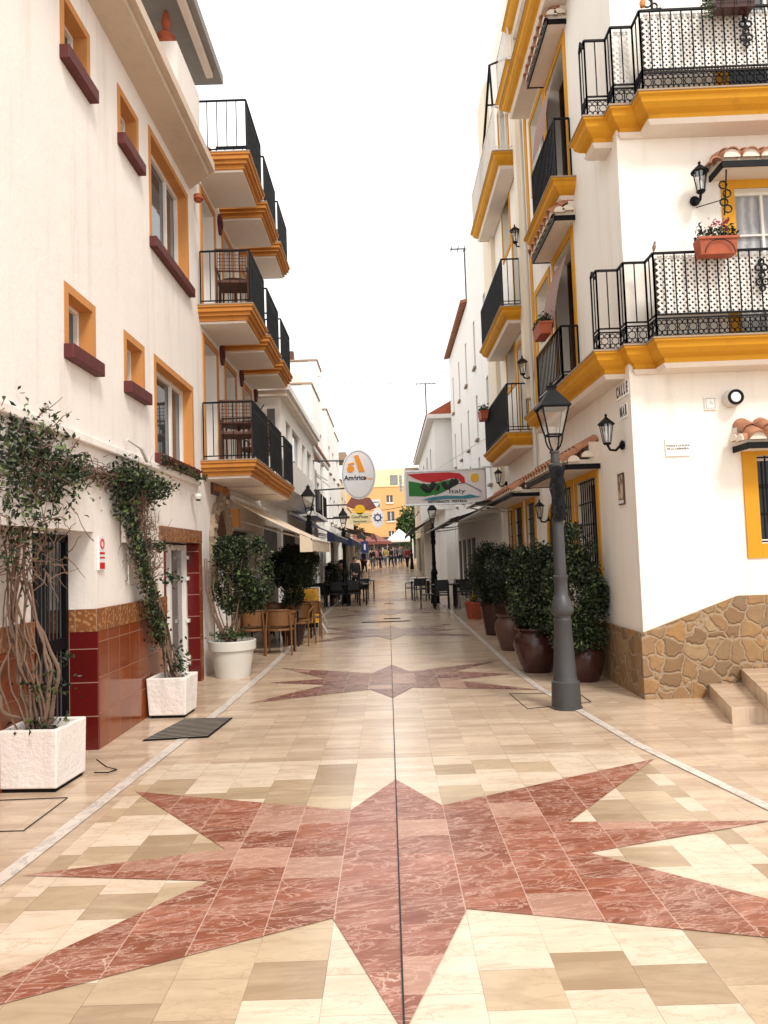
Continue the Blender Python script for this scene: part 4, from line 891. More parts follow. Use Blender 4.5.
for (zt, ya, yb, xo) in ((3.96, 13.95, 17.2, 2.32), (6.42, 14.0, 17.2, 2.33), (9.62, 14.2, 18.0, 2.34), (11.15, 13.72, 15.2, 2.6)):
    outline_slab([(xo, yb), (xo, ya), (3.0, ya), (3.0, yb)], Rb, zt, .28)
    m = B(); mid_ = 'black_iron' if zt < 9 or zt > 12 else 'white_paint'
    railing(m, (xo + .06, ya + .06), (xo + .06, yb - .06), zt, zt + .95, .075 if mid_ != 'white_paint' else .14, .012, mid=zt + .12); railing(m, (xo + .06, ya + .06), (2.84, ya + .06), zt, zt + .95, .1, .01, mid=zt + .12); m.build('balcony_railing', mid_, Rb)
canopy(Rb, (XR, 13.7, 2.72), (0, 1, 0), (-1, 0, 0), 3.6, .5, .30)
m = B(); m.tube([(2.85, 14.9, 12.0), (2.5, 15.1, 12.0), (2.5, 16.2, 11.1), (2.55, 17.6, 10.6)], .03, 5); m.tube([(2.5, 15.1, 12.0), (2.55, 15.2, 11.1)], .025, 5); m.tube([(2.5, 15.7, 11.5), (2.85, 15.7, 11.5)], .02, 5); m.build('roof_frame', 'black_iron', Rb)
# ---- tall white house with narrow windows, then the rest of the street
t3 = tall('narrow_window_house', 'tall plain white house with narrow windows and a small tiled eave, after the cream house', 19.0, 31.0, 9.9, 2.87, 'plaster_far', -1, wz=((7.4, 8.8), (5.2, 6.5), (3.6, 4.6)), nw=5, wf=.17, roof=False, z0=1e-3 - .1, shops=False)
B().box(2.872, 9, 19.01, 23.8, 9.88, 11.6).build('upper_wall', 'plaster_far', t3)
m = B(); m.add([(2.66, 23.9, 9.93), (4.5, 23.9, 10.3), (4.5, 31, 10.3), (2.66, 31, 9.93), (2.66, 23.9, 10.02), (4.5, 23.9, 10.4), (4.5, 31, 10.4), (2.66, 31, 10.02)], [(0, 1, 2, 3), (4, 5, 6, 7), (0, 1, 5, 4), (1, 2, 6, 5), (2, 3, 7, 6), (3, 0, 4, 7)]); m.build('roof', 'roof_tiles', t3)
m = B()
for i in range(12): m.box(2.83, 2.86, 17.45 + i * .48, 17.45 + i * .48 + .42, .1, 2.7)
m.build('shutter', 'plaster_far', t3)
for y_ in (24.2, 25.6, 27.2, 28.8): B().box(2.84, 2.868, y_, y_ + .8, .05, 2.2).build('shop_door', 'shop_dark', t3)
t4 = thing('orange_roof_house', 'white house with an orange tiled roof and white eaves projecting into the street', 'house', (2.1, 40, 0))
m = B(); hs4 = [(34, 34.9, 5.0, 6.6), (37, 38, 5.0, 6.6), (40.5, 41.5, 5.0, 6.6), (44, 45, 5, 6.6)]
wallgrid(m, 'x', 2.15, 31.4, 47, 3.6, 7.6, hs4, .2, -1, .4); m.box(2.16, 9, 31.404, 31.42, 3.6, 7.58); m.box(2.5, 9, 31.43, 47, -.1, 7.6); m.box(2.85, 3.5, 31.1, 47, -.1, 3.6); m.box(2.3, 2.5, 36, 47, 0, 3.6); m.build('wall', 'plaster_far', t4)
for h in hs4: B().box(2.33, 2.35, *h).build('window', 'glass', t4)
B().box(1.85, 3.2, 31.0, 47.2, 7.45, 7.62).build('eave', 'white_paint', t4)
m = B(); m.prism([(1.8, 7.63), (3.6, 8.6), (8.6, 8.6), (8.6, 7.63)], 31.2, 47.3, 'y'); m.build('roof', 'terracotta', t4)
tall('far_house', 'beige house with a rounded brown balcony near the far trees', 47.5, 56, 7.2, 2.15, 'plaster_beige', -1, wz=((4.6, 5.8),), xo=6)
t = tall('far_house', 'low beige house by the last dark lamp post', 56.2, 64, 5.4, 2.45, 'plaster_beige', -1, wz=((3.7, 4.5),), xo=6)
m = B(); m.box(1.3, 2.15, 48, 52, 6.0, 7.4); m.build('closed_balcony', 'brown_stone', t)
t5 = thing('upper_house', 'dark gabled roof with a white edge peeping above the orange tiled roof', 'house', (4, 44, 0))
m = B(); m.prism([(2.9, 9.6), (5.0, 12.0), (5.4, 12.0), (5.4, 9.6)], 44, 48, 'y'); m.build('roof', 'brown_stone', t5); m = B(); m.box(3.0, 6, 44.2, 48, 8.0, 9.6); m.build('wall', 'plaster_far', t5)
# aerials and wires
def aerial(name, x, y, z, h, lb):
    t = thing(name, lb, 'aerial', (x, y, z)); m = B(); m.tube([(x, y, z), (x, y, z + h)], .035, 5); m.tube([(x - .5, y, z + h), (x + .6, y, z + h)], .025, 4)
    for i in range(5): m.tube([(x - .45 + i * .22, y - .25, z + h), (x - .45 + i * .22, y + .25, z + h)], .018, 4)
    m.build('mast', 'grey_iron', t)
aerial('tv_aerial', 3.0, 25, 10.0, 2.2, 'thin roof aerial on the plain white house, tallest of the aerials')
aerial('tv_aerial', 2.3, 39, 8.2, 2.6, 'thin roof aerial above the orange tiled roof')
m = B(); tag(m.tube([(-2.9 + 6.0 * i / 12, 33, 9.9 - .5 * math.sin(PI * i / 12) + .1 * i / 12) for i in range(13)], .012, 4).build('overhead_wire', 'grey_iron'), 'thin wire sagging across the white sky between the rooftops', 'wire')
for z_, y_, lb in ((6.0, 60, 'upper of two cables crossing in front of the orange building'), (5.2, 62, 'lower of two cables crossing in front of the orange building')):
    m = B(); tag(m.tube([(-2.8 + 5.4 * i / 10, y_, z_ - .5 + .05 * i - .3 * math.sin(PI * i / 10)) for i in range(11)], .03, 4).build('overhead_wire', 'black_iron'), lb, 'wire')
# ---- far end
ob = thing('orange_building', 'orange building closing the end of the street with a cream top storey', 'building', (1.5, 95, 1.3))
m = B(); hsf = [(.05, .85, 8.6, 9.5), (.1, 1.0, 6.2, 7.4), (.2, .9, 4.2, 4.9), (-4.5, -3.7, 6.2, 7.4), (4.5, 5.4, 6.2, 7.4), (4.5, 5.4, 8.6, 9.5)]
wallgrid(m, 'y', 95, -8, 9, 1, 10.6, hsf, .3, -1, .5); m.box(-8, 9, 95.6, 105, 1, 10.5); m.build('wall', 'orange_wall', ob)
for h in hsf: w_ = B().box(h[0], h[1], 95.2, 95.24, h[2], h[3]).build('window', 'glass', ob); B().box(h[0] - .1, h[1] + .1, 94.85, 95.02, h[2] - .2, h[2] - .04).build('window_sill', 'white_paint', w_); B().box((h[0] + h[1]) / 2 - .05, (h[0] + h[1]) / 2 + .05, 95.12, 95.19, h[2], h[3]).build('window_frame', 'white_paint', w_)
m = B(); m.box(-1.5, 7, 96, 104, 10.5, 13.0); m.box(-8, 9, 94.9, 95.5, 10.6, 10.75); m.build('top_storey', 'cream_wall', ob)
B().box(.6, 1.6, 95.9, 95.99, 10.8, 12.2).build('window', 'glass_pale', ob)
m = B(); m.box(-8, 4, 94.2, 94.9, 3.2, 4.1); m.build('shop_fascia', 'awning_black', ob); B().box(-7.5, 8, 94.6, 94.9, 1.2, 3.15).build('shopfront', 'shop_dark', ob)
bl = thing('white_building', 'plain white building beside the orange one, mostly hidden by the signs', 'building', (-14, 90, 1.3)); B().box(-26, -8.3, 90, 100, 1, 9.5).build('wall', 'plaster_far', bl); B().box(-26, -8.2, 89.8, 100, 9.5, 9.8).build('roof_coping', 'brown_stone', bl)
br = thing('white_building', 'plain white building behind the far trees', 'building', (16, 92, 1.3)); B().box(9.3, 28, 90, 100, 1, 8.8).build('wall', 'plaster_far', br); B().box(9.2, 28, 89.8, 100, 8.8, 9.0).build('roof_coping', 'brown_stone', br)

# ================================================================== LAMPS
def lantern(par, c, s, name='lantern', hw=(.085, .17), h=.34):
    """four sided street lantern: glass box, frame, roof; c = bottom centre"""
    x, y, z = c; a, b = hw; f = B()
    cor = [(-1, -1), (1, -1), (1, 1), (-1, 1)]
    for i, (p, q) in enumerate(cor):
        f.tube([(x + p * a, y + q * a, z), (x + p * b, y + q * b, z + h)], .011 * s, 4)
        p2, q2 = cor[(i + 1) % 4]
        f.tube([(x + p * a, y + q * a, z), (x + p2 * a, y + q2 * a, z)], .013 * s, 4); f.tube([(x + p * b, y + q * b, z + h), (x + p2 * b, y + q2 * b, z + h)], .014 * s, 4)
    L = f.build(name, 'black_iron', par)
    m = B(); k = b + .022
    m.add([(x + p * k, y + q * k, z + h) for p, q in cor] + [(x + p * k, y + q * k, z + h + .015) for p, q in cor] + [(x + p * b * .8, y + q * b * .8, z + h + .09) for p, q in cor] + [(x + p * .04, y + q * .04, z + h + .2) for p, q in cor] + [(x + p * .045, y + q * .045, z + h + .23) for p, q in cor],
          [(3, 2, 1, 0)] + [(r_ * 4 + i, r_ * 4 + (i + 1) % 4, r_ * 4 + 4 + (i + 1) % 4, r_ * 4 + 4 + i) for r_ in range(4) for i in range(4)] + [(16, 17, 18, 19)])
    m.lathe([(0, 0), (.055, .0), (.06, .015), (.015, .03), (.02, .05), (0, .07)], (x, y, z + h + .23), 10); m.build('lantern_roof', 'black_iron', L)
    m = B(); e = .004
    for i, (p, q) in enumerate(cor):
        p2, q2 = cor[(i + 1) % 4]; m.quad((x + p * (a - e), y + q * (a - e), z), (x + p2 * (a - e), y + q2 * (a - e), z), (x + p2 * (b - e), y + q2 * (b - e), z + h), (x + p * (b - e), y + q * (b - e), z + h))
    m.build('lantern_glass', 'clear_glass', L)
    return L
def make_lamp(dark):
    mt = 'black_iron' if dark else 'grey_iron'
    t = local('street_lamp', 'lamp', 'street lamp', 'cast iron lantern posts along the street')
    m = B(); m.lathe([(0, 0), (.168, 0), (.168, .015), (.158, .02), (.150, .26), (.150, .285), (.132, .30), (.128, .32), (.122, .34), (.092, .92), (.096, .935), (.096, .95), (.088, .96), (.088, .985), (.118, 1.02), (.124, 1.06), (.100, 1.14), (.078, 1.2), (.072, 1.21), (.070, 1.38), (.082, 1.395), (.082, 1.42), (.068, 1.43), (.066, 1.46), (.056, 2.2), (.052, 2.5), (.064, 2.52), (.066, 2.6), (.075, 2.62), (.075, 2.64), (.045, 2.66), (.045, 2.76), (.055, 2.77), (.055, 2.79), (0, 2.8)], (0, 0, 0), 32, .09, (20, 22)); m.build('post', mt, t, True)
    m = B(); m.prism([(.072 * math.cos(a), (2.55 if math.sin(a) > 0 else 2.08) + .072 * math.sin(a)) for a in [2 * PI * i / 20 for i in range(20)]], -.078, -.045, 'y')
    for i in range(7):
        for q_ in range(5): m.ring((.02 * math.sin(i * 2.3) + .02 * math.cos(q_ * 1.257), -.085, 2.08 + i * .078 + .02 * math.sin(q_ * 1.257)), .012, .009, 'y', 6, 4)
    for s_ in (-1, 1): m.tube([(s_ * .05, -.07, 2.02), (s_ * .09, -.07, 2.12), (s_ * .06, -.07, 2.25), (s_ * .09, -.07, 2.38), (s_ * .06, -.07, 2.5), (s_ * .08, -.07, 2.6)], .008, 5)
    m.build('ornament', 'black_iron', t, True)
    m = B()
    for a in range(4):
        an = PI / 4 + a * PI / 2; cx, sx = math.cos(an), math.sin(an); m.tube([(cx * .03, sx * .03, 2.79), (cx * .075, sx * .075, 2.84), (cx * .1, sx * .1, 2.9), (cx * .108, sx * .108, 2.965)], .0095, 5)
    m.build('lantern_cradle', 'black_iron', t, True)
    lantern(t, (0, 0, 2.965), 1, h=.30, hw=(.078, .145))
    return t
lp = make_lamp(False)
place(lp, (1.87, 8.1, 0), 0.03, 'grey cast iron lamp post with a four sided lantern in front of the corner house')
ld = make_lamp(True)
for i, (x, y, lb) in enumerate(((-1.95, 18.5, 'black lamp post behind the round clipped dark bush'), (-1.62, 27.5, 'black lantern post rising behind the navy awnings'), (1.60, 26, 'black lamp post standing among the cafe tables on the bushy pots side'), (1.82, 57, 'distant black lamp post past the cafe terrace, close to the market tent'))):
    place(ld, (x, y, gz(y)), 0, lb)
def make_wall_lantern():
    t = local('wall_lantern', 'lantern', 'wall lantern', 'black wall lanterns')
    m = B(); m.lathe([(0, 0), (.05, .005), (.06, .03), (.03, .05), (0, .05)], (0, 0, 0), 12)
    # mounted on a wall whose outward direction is -y
    v = [(x, -z, y) for x, y, z in m.v]; m.v = v
    m.tube([(0, -.04, 0), (0, -.1, -.06), (0, -.17, -.05), (0, -.2, .02)], .016, 6); m.build('arm', 'black_iron', t, True)
    f = B(); n6 = 6
    for i in range(n6):
        a = 2 * PI * i / n6; a2 = 2 * PI * (i + 1) / n6
        f.tube([(.045 * math.cos(a), -.2 + .045 * math.sin(a), .04), (.08 * math.cos(a), -.2 + .08 * math.sin(a), .25)], .006, 4)
    f.lathe([(0, 0), (.04, .005), (.055, .03), (0, .035)], (0, -.2, .005), 6); f.lathe([(0, 0), (.1, 0), (.1, .012), (.06, .05), (.02, .085), (.012, .1), (.018, .115), (0, .14)], (0, -.2, .25), 12)
    L = f.build('lantern_frame', 'black_iron', t)
    m = B(); m.lathe([(.042, .04), (.076, .25)], (0, -.2, 0), 6); m.build('lantern_glass', 'clear_glass', L)
    m = B(); m.lathe([(0, .05), (.02, .06), (.028, .13), (0, .17)], (0, -.2, 0), 8); m.build('bulb', 'ceramic', t, True)
    return t
wl = make_wall_lantern()
place(wl, (3.71, YF, 5.70), 0, 'black wall lantern on the corner house between the two front balconies')
place(wl, (XR, 8.75, 2.92), -PI / 2, 'black wall lantern beneath the street name tiles')
for (y, z, lb, s) in ((13.75, 5.0, 'black wall lantern just below the middle balcony of the cream house', 1), (13.9, 7.6, 'black wall lantern under the upper balcony of the cream house', 1), (17.3, 3.3, 'small black wall lantern above the end of the tiled canopy by the rectangular sign', 1), (12.9, 2.25, 'small black lantern hanging beside the yellow arched doorway', .9)):
    place(wl, (XR, y, z), -PI / 2, lb, s)

# ================================================================== PLANTS
def leaves(m, pts, size, rng, up=.3, asp=.5, cup=.25):
    for (x, y, z) in pts:
        a = rng.uniform(0, 2 * PI); el_ = rng.gauss(0, .7); d = Vector((math.cos(a) * math.cos(el_), math.sin(a) * math.cos(el_), math.sin(el_)))
        n_ = Vector((rng.gauss(0, 1), rng.gauss(0, 1), rng.gauss(up, 1))); sdv = d.cross(n_); sdv = sdv.normalized() if sdv.length > 1e-4 else Vector((1, 0, 0)); nn = sdv.cross(d)
        s = size * rng.uniform(.65, 1.3); p = Vector((x, y, z)); w_ = s * asp
        o = len(m.v)
        m.v += [tuple(p - d * s * .5), tuple(p - sdv * w_ * .5 + nn * cup * w_), tuple(p + d * s * .5), tuple(p + sdv * w_ * .5 + nn * cup * w_)]
        m.f += [(o, o + 1, o + 2), (o, o + 2, o + 3)]
def crown(rng, c, rad, n, clumps=26, spread=.2, boxy=2.0):
    """points in clumps inside a superellipsoid; denser near its surface"""
    C_ = []
    for i in range(clumps):
        while True:
            v = [rng.uniform(-1, 1) for _ in range(3)]; q = sum(abs(a) ** boxy for a in v)
            if .25 < q < 1.05: break
        C_.append(v)
    out = []
    while len(out) < n:
        b = rng.choice(C_) if rng.random() < .80 else [rng.uniform(-1, 1) for _ in range(3)]
        v = [b[i] + rng.gauss(0, spread) for i in range(3)]
        if sum(abs(a) ** boxy for a in v) > 1.05 + rng.random() * .35: continue
        out.append((c[0] + v[0] * rad[0], c[1] + v[1] * rad[1], c[2] + v[2] * rad[2]))
    return out
def bush(name, label, cat, group, pot, c, rad, n, mat, size, seed, stems=7, stem_base=None, potmat='pot_dark', boxy=2.4, extra=None, clumps=30):
    n = int(n * 2.3); extra = [(a, b, int(q * 2)) for a, b, q in extra] if extra else None
    rng = random.Random(seed); px, py = pot[0], pot[1]
    t = thing(name, label, cat, (px, py, 0), group)
    m = B(); leaves(m, crown(rng, c, [q * .95 for q in rad], n, clumps, .155, boxy), size, rng)
    if extra:
        for (cc, rr, nn) in extra: leaves(m, crown(rng, cc, rr, nn, 10, .25, 2), size, rng)
    m.build('foliage', mat, t)
    m = B(); zb = pot[2]
    for i in range(stems):
        a = rng.uniform(0, 6.28); b = (px + .07 * math.cos(a), py + .07 * math.sin(a), zb - .05)
        e = (c[0] + rad[0] * .7 * rng.uniform(-1, 1), c[1] + rad[1] * .7 * rng.uniform(-1, 1), c[2] + rad[2] * rng.uniform(-.1, .8))
        k = 6; pts = [(b[0] + (e[0] - b[0]) * (j / k) ** 1.3 + rng.gauss(0, .015), b[1] + (e[1] - b[1]) * (j / k) ** 1.3 + rng.gauss(0, .015), b[2] + (e[2] - b[2]) * j / k) for j in range(k + 1)]
        m.tube(pts, [.013 * (1 - .7 * j / k) for j in range(k + 1)], 5)
    m.build('stem', 'bark', t, True)
    return t
def potmesh(par, x, y, prof, mat, soilz, soilr, n=28):
    B().lathe(prof, (x, y, 0), n).build('pot', mat, par, True); B().lathe([(0, 0), (soilr, 0), (0, .02)], (x, y, soilz), 14).build('soil', 'soil', par)
JAR = lambda r, h: [(0, 0), (r * .62, 0), (r * .66, .02), (r * .85, h * .3), (r, h * .6), (r * .97, h * .75), (r * .78, h * .88), (r * .74, h * .92), (r * .88, h * .96), (r * .88, h), (r * .74, h), (r * .7, h * .9), (0, h * .9)]
TAPER = lambda r, h: [(0, 0), (r * .66, 0), (r * .68, .02), (r * .95, h * .86), (r * 1.03, h * .87), (r * 1.04, h * .99), (r * .98, h), (r * .93, h * .99), (r * .9, h * .9), (0, h * .9)]
# near white round pot by the balcony building
t = bush('potted_shrub', 'wide leafy shrub with bare stems in a round white plastic pot', 'potted plant', 'potted shrubs along the street', (-2.35, 11.1, .5), (-2.22, 11.25, 1.50), (.47, .42, .60), 3000, 'leaf_dark', .058, 11, 12, boxy=3.5, clumps=22)
m = B()
for i in range(9): a_ = random.uniform(-.1, .1); m.tube([(-2.38 + a_ * .5, 11.0, .5), (-2.52 + a_, 10.95, .9), (-2.62 + a_, 10.95, 1.3), (-2.60 + a_ * 1.5, 11.0, 1.75)], [.012, .010, .008, .004], 5)
m.build('stem', 'bark', t, True)
potmesh(t, -2.35, 11.05, [(0, 0), (.245, 0), (.25, .02), (.315, .40), (.345, .405), (.352, .53), (.345, .54), (.325, .54), (.31, .47), (0, .47)], 'white_plastic', .48, .31)
rng = random.Random(3); m = B(); leaves(m, [(-2.35 + rng.gauss(0, .13), 11.05 + rng.gauss(0, .13), .57 + abs(rng.gauss(0, .06))) for i in range(320)], .06, rng); m.build('undergrowth', 'leaf_olive', t)
t = bush('potted_shrub', 'round clipped very dark bush on a short trunk behind the wicker chairs', 'potted plant', 'potted shrubs along the street', (-1.95, 14.9, .4), (-1.88, 14.9, 1.53), (.50, .45, .46), 4600, 'leaf_deep', .06, 12, 5, boxy=2, extra=[((-1.95, 14.9, .95), (.24, .2, .3), 700)])
potmesh(t, -1.95, 14.9, TAPER(.28, .45), 'pot_dark', .42, .24)
# pots by the corner house
specs = [((2.52, 9.72), (2.42, 9.75, 1.03), (.42, .34, .70), 4000, 'leaf_dark', 21, JAR(.245, .5), 'loosest leafy bush in a dark glazed pot directly behind the grey lamp post', [((2.4, 9.6, 1.75), (.26, .25, .28), 500), ((2.42, 9.62, .58), (.34, .28, .24), 1000)]),
         ((2.06, 10.6), (2.14, 10.7, 1.17), (.46, .4, .66), 4600, 'leaf_dark', 22, JAR(.32, .62), 'full dark bush in the biggest glossy brown jar, second behind the lamp post', [((2.12, 10.35, .72), (.22, .2, .2), 450)]),
         ((2.10, 13.0), (2.22, 13.1, 1.30), (.48, .45, .58), 3800, 'leaf_deep', 23, JAR(.285, .62), 'dark bush growing from the matt grey brown jar in the middle of the pot row', None),
         ((2.18, 15.5), (2.10, 15.4, 1.25), (.50, .45, .66), 4300, 'leaf_deep', 24, TAPER(.31, .68), 'dense dark oval bush in a tapered dark red pot before the small yellow plant', None)]
for (px, py), c, rad, n_, mt, sd_, prof, lb, ex in specs:
    t = bush('potted_shrub', lb, 'potted plant', 'potted shrubs along the street', (px, py, .5), c, rad, n_, mt, .058, sd_, 8, boxy=2.2, extra=ex)
    potmesh(t, px, py, prof, 'pot_brown' if sd_ == 23 else 'pot_dark', .5, .2)
t = thing('potted_shrub', 'small pot with a spiky yellow green plant at the far end of the pot row', 'potted plant', (2.2, 19.5, 0), 'potted shrubs along the street')
potmesh(t, 2.2, 19.3, TAPER(.27, .45), 'terracotta', .42, .23)
rng = random.Random(5); m = B()
for i in range(60):
    a = rng.uniform(0, 6.28); r_ = rng.uniform(.05, .36); h = rng.uniform(.1, .24); s_ = Vector((-math.sin(a), math.cos(a), 0)) * .014; p0 = Vector((2.2, 19.3, .42)); p1 = p0 + Vector((math.cos(a) * r_ * .5, math.sin(a) * r_ * .5, h)); p2 = p0 + Vector((math.cos(a) * r_, math.sin(a) * r_, h * .75))
    m.add([p0 - s_, p0 + s_, p1 + s_, p1 - s_, p2], [(0, 1, 2, 3), (3, 2, 4)])
m.build('foliage', 'leaf_dry', t)
t = thing('potted_shrub', 'short dark red tapered pot with a low yellowish plant, wedged behind the oval bush', 'potted plant', (2.45, 16.6, 0), 'potted shrubs along the street')
potmesh(t, 2.5, 16.6, TAPER(.3, .6), 'pot_dark', .55, .25); m = B(); leaves(m, crown(rng, (2.5, 16.6, .8), (.25, .25, .2), 500), .06, rng); m.build('foliage', 'leaf_dry', t)

# the two white square planters and their climbing plants
def square_planter(lb, cx, cy, rz, wb, wt, h):
    t = thing('square_planter', lb, 'planter', (cx, cy, 0), 'white square planters')
    rot = Matrix.Rotation(rz, 3, 'Z')
    def ringv(hw, z): return [tuple(rot @ Vector((sx * hw, sy * hw, 0)) + Vector((cx, cy, z))) for sx, sy in ((-1, -1), (1, -1), (1, 1), (-1, 1))]
    rs = [ringv(wb, .03), ringv(wt, h), ringv(wt - .045, h), ringv(wt - .055, h - .09)]
    m = B(); m.add([v for r_ in rs for v in r_], [(3, 2, 1, 0), (12, 13, 14, 15)] + [(k * 4 + i, k * 4 + (i + 1) % 4, k * 4 + 4 + (i + 1) % 4, k * 4 + 4 + i) for k in range(3) for i in range(4)]); m.build('planter_box', 'planter_white', t, bevel=.012)
    m = B(); m.add(ringv(wt - .054, h - .075), [(0, 1, 2, 3)]); m.build('soil', 'soil', t)
    m = B(); m.add(ringv(wb - .02, 0) + ringv(wb - .02, .03), [(3, 2, 1, 0), (4, 5, 6, 7)] + [(i, (i + 1) % 4, 4 + (i + 1) % 4, 4 + i) for i in range(4)]); m.build('base', 'black_iron', t)
    return t
square_planter('scuffed white square planter nearest the camera, below the black gate', -2.785, 5.94, -.06, .238, .245, .47)
square_planter('chipped white square planter beside the metal drain grate', -2.48, 8.45, -.04, .205, .225, .44)
def climb(m, rng, pts, r0, r1, wob, n=5):
    """wobbling stem through control points"""
    P_ = [Vector(p) for p in pts]; out = []
    for i in range(len(P_) - 1):
        for j in range(5):
            t_ = j / 5; out.append(P_[i].lerp(P_[i + 1], t_) + Vector((rng.gauss(0, wob), rng.gauss(0, wob), rng.gauss(0, wob))))
    out.append(P_[-1]); k = len(out)
    sm = [out[0]] + [(out[i - 1] + out[i] * 2 + out[i + 1]) / 4 for i in range(1, k - 1)] + [out[-1]]
    m.tube(sm, [r0 + (r1 - r0) * i / (k - 1) for i in range(k)], n)
rng = random.Random(41)
v1 = thing('climbing_plant', 'tangled climbing plant with thick bare stems rising from the nearest white planter', 'climbing plant', (-2.7, 5.95, .4), 'climbing plants on the white wall')
m = B()
for i in range(15):
    ox, oy = rng.gauss(0, .05), rng.gauss(0, .06)
    climb(m, rng, [(-2.68 + ox, 5.93 + oy, .4), (-2.73 + ox * 1.6, 5.88 + oy * 1.6, .85), (-2.79 + ox * 1.2, 5.80 + rng.gauss(0, .06), 1.3), (-2.76 + rng.gauss(0, .04), 5.80 + rng.gauss(0, .10), 1.85), (-2.68 + rng.gauss(0, .08), 5.95 + rng.gauss(0, .2), 2.35), (-2.66 + rng.gauss(0, .06), 6.1 + rng.gauss(0, .28), 2.68)], rng.uniform(.006, .014), .004, .03)
for i in range(3): climb(m, rng, [(-2.6, 5.9, .42), (-2.55 + .05 * i, 5.82, .9), (-2.62, 5.78 + .04 * i, 1.25), (-2.7, 5.85, 1.6)], .016, .007, .02)
climb(m, rng, [(-2.66, 5.95, .45), (-2.84, 5.70, .62), (-2.88, 5.72, .9), (-2.8, 5.85, 1.2)], .016, .01, .01)
m.build('stem', 'bark', v1, True)
m = B()
for i in range(260):
    p = (-2.68 + rng.gauss(0, .07), 5.86 + rng.gauss(0, .26), rng.uniform(1.6, 2.85)); q = (p[0] + rng.gauss(0, .10), p[1] + rng.gauss(0, .16), p[2] + rng.gauss(0, .16)); climb(m, rng, [p, q], .006, .0025, .015, 4)
for i in range(85):      # bare twigs bridging to the second plant along the ledge
    y0 = rng.uniform(6.15, 7.25); climb(m, rng, [(-2.66 + rng.gauss(0, .04), y0, 2.52 + rng.gauss(0, .07)), (-2.64 + rng.gauss(0, .05), y0 + .35, 2.6 + rng.gauss(0, .07)), (-2.66 + rng.gauss(0, .05), y0 + .75, 2.62 + rng.gauss(0, .09))], .006, .003, .02, 4)
m.build('twig', 'bark', v1, True)
m = B()
def cl(c, r, n): leaves(m, [(c[0] + rng.gauss(0, r[0]), c[1] + rng.gauss(0, r[1]), c[2] + rng.gauss(0, r[2])) for _ in range(int(n * 1.9))], .055, rng, asp=.5)
cl((-2.70, 5.55, 2.48), (.12, .22, .18), 420); cl((-2.66, 5.92, 2.50), (.10, .27, .20), 380); cl((-2.7, 5.75, 2.72), (.1, .22, .09), 200); cl((-2.68, 6.15, 2.35), (.08, .12, .10), 150); cl((-2.64, 6.35, 2.52), (.09, .18, .09), 320); cl((-2.7, 5.7, 2.15), (.10, .16, .14), 150); cl((-2.78, 5.5, 2.75), (.08, .12, .12), 180)
cl((-2.66, 6.05, 2.85), (.04, .06, .08), 40); cl((-2.72, 5.7, 1.75), (.1, .12, .14), 30); cl((-2.6, 5.9, .78), (.1, .12, .06), 55); cl((-2.62, 5.9, .48), (.09, .09, .03), 40); cl((-2.62, 6.2, .95), (.05, .1, .05), 14)
cl((-2.72, 5.35, 2.5), (.1, .18, .16), 500); cl((-2.78, 5.45, 2.1), (.1, .1, .2), 200)
m.build('foliage', 'leaf_dark', v1); v1.location.x -= .11; v1.location.y -= .06
v2 = thing('climbing_plant', 'climbing plant with a leafy top spreading from the white planter beside the drain grate', 'climbing plant', (-2.5, 8.5, .4), 'climbing plants on the white wall')
m = B()
for i in range(14):
    climb(m, rng, [(-2.46 + rng.gauss(0, .03), 8.45 + rng.gauss(0, .05), .4), (-2.54 + rng.gauss(0, .03), 8.42 + rng.gauss(0, .07), .9), (-2.62 + rng.gauss(0, .03), 8.25 + rng.gauss(0, .1), 1.4), (-2.66 + rng.gauss(0, .03), 8.0 + rng.gauss(0, .14), 1.95), (-2.66 + rng.gauss(0, .04), 7.8 + rng.gauss(0, .2), 2.55)], rng.uniform(.008, .014), .004, .02)
m.build('stem', 'bark', v2, True)
m = B()
for i in range(380):
    f_ = rng.random(); p = (-2.64 + rng.gauss(0, .04), 7.85 + rng.gauss(0, .22) + .25 * (1 - f_), 1.5 + 1.05 * f_); climb(m, rng, [p, (p[0] + rng.gauss(0, .06), p[1] + rng.gauss(0, .12), p[2] + rng.gauss(.03, .14))], .005, .002, .012, 4)
m.build('twig', 'bark', v2, True)
m = B()
cl((-2.62, 7.65, 2.58), (.08, .24, .075), 620); cl((-2.62, 8.15, 2.52), (.08, .20, .07), 420); cl((-2.64, 7.45, 2.35), (.06, .10, .12), 220); cl((-2.58, 8.5, 2.6), (.06, .16, .04), 90)
for i in range(16):
    f_ = i / 15; cl((-2.62 + .06 * f_, 7.55 + .72 * f_, 2.2 - 1.3 * f_), (.04, .055, .06), 34)
cl((-2.6, 8.35, 1.9), (.05, .2, .03), 70); cl((-2.5, 8.55, 1.55), (.05, .08, .05), 40); cl((-2.44, 8.5, .55), (.06, .1, .1), 90); cl((-2.58, 8.3, .95), (.05, .09, .09), 60)
m.build('foliage', 'leaf_dark', v2)
m = B(); m.tube([(-2.44, 6.1, .03), (-2.34, 6.12, .02), (-2.3, 6.22, .015), (-2.42, 6.3, .02), (-2.44, 6.15, .12)], .006, 4); tag(m.build('loose_wire', 'black_iron'), 'loop of loose dark wire on the floor at the foot of the nearest planter', 'wire')
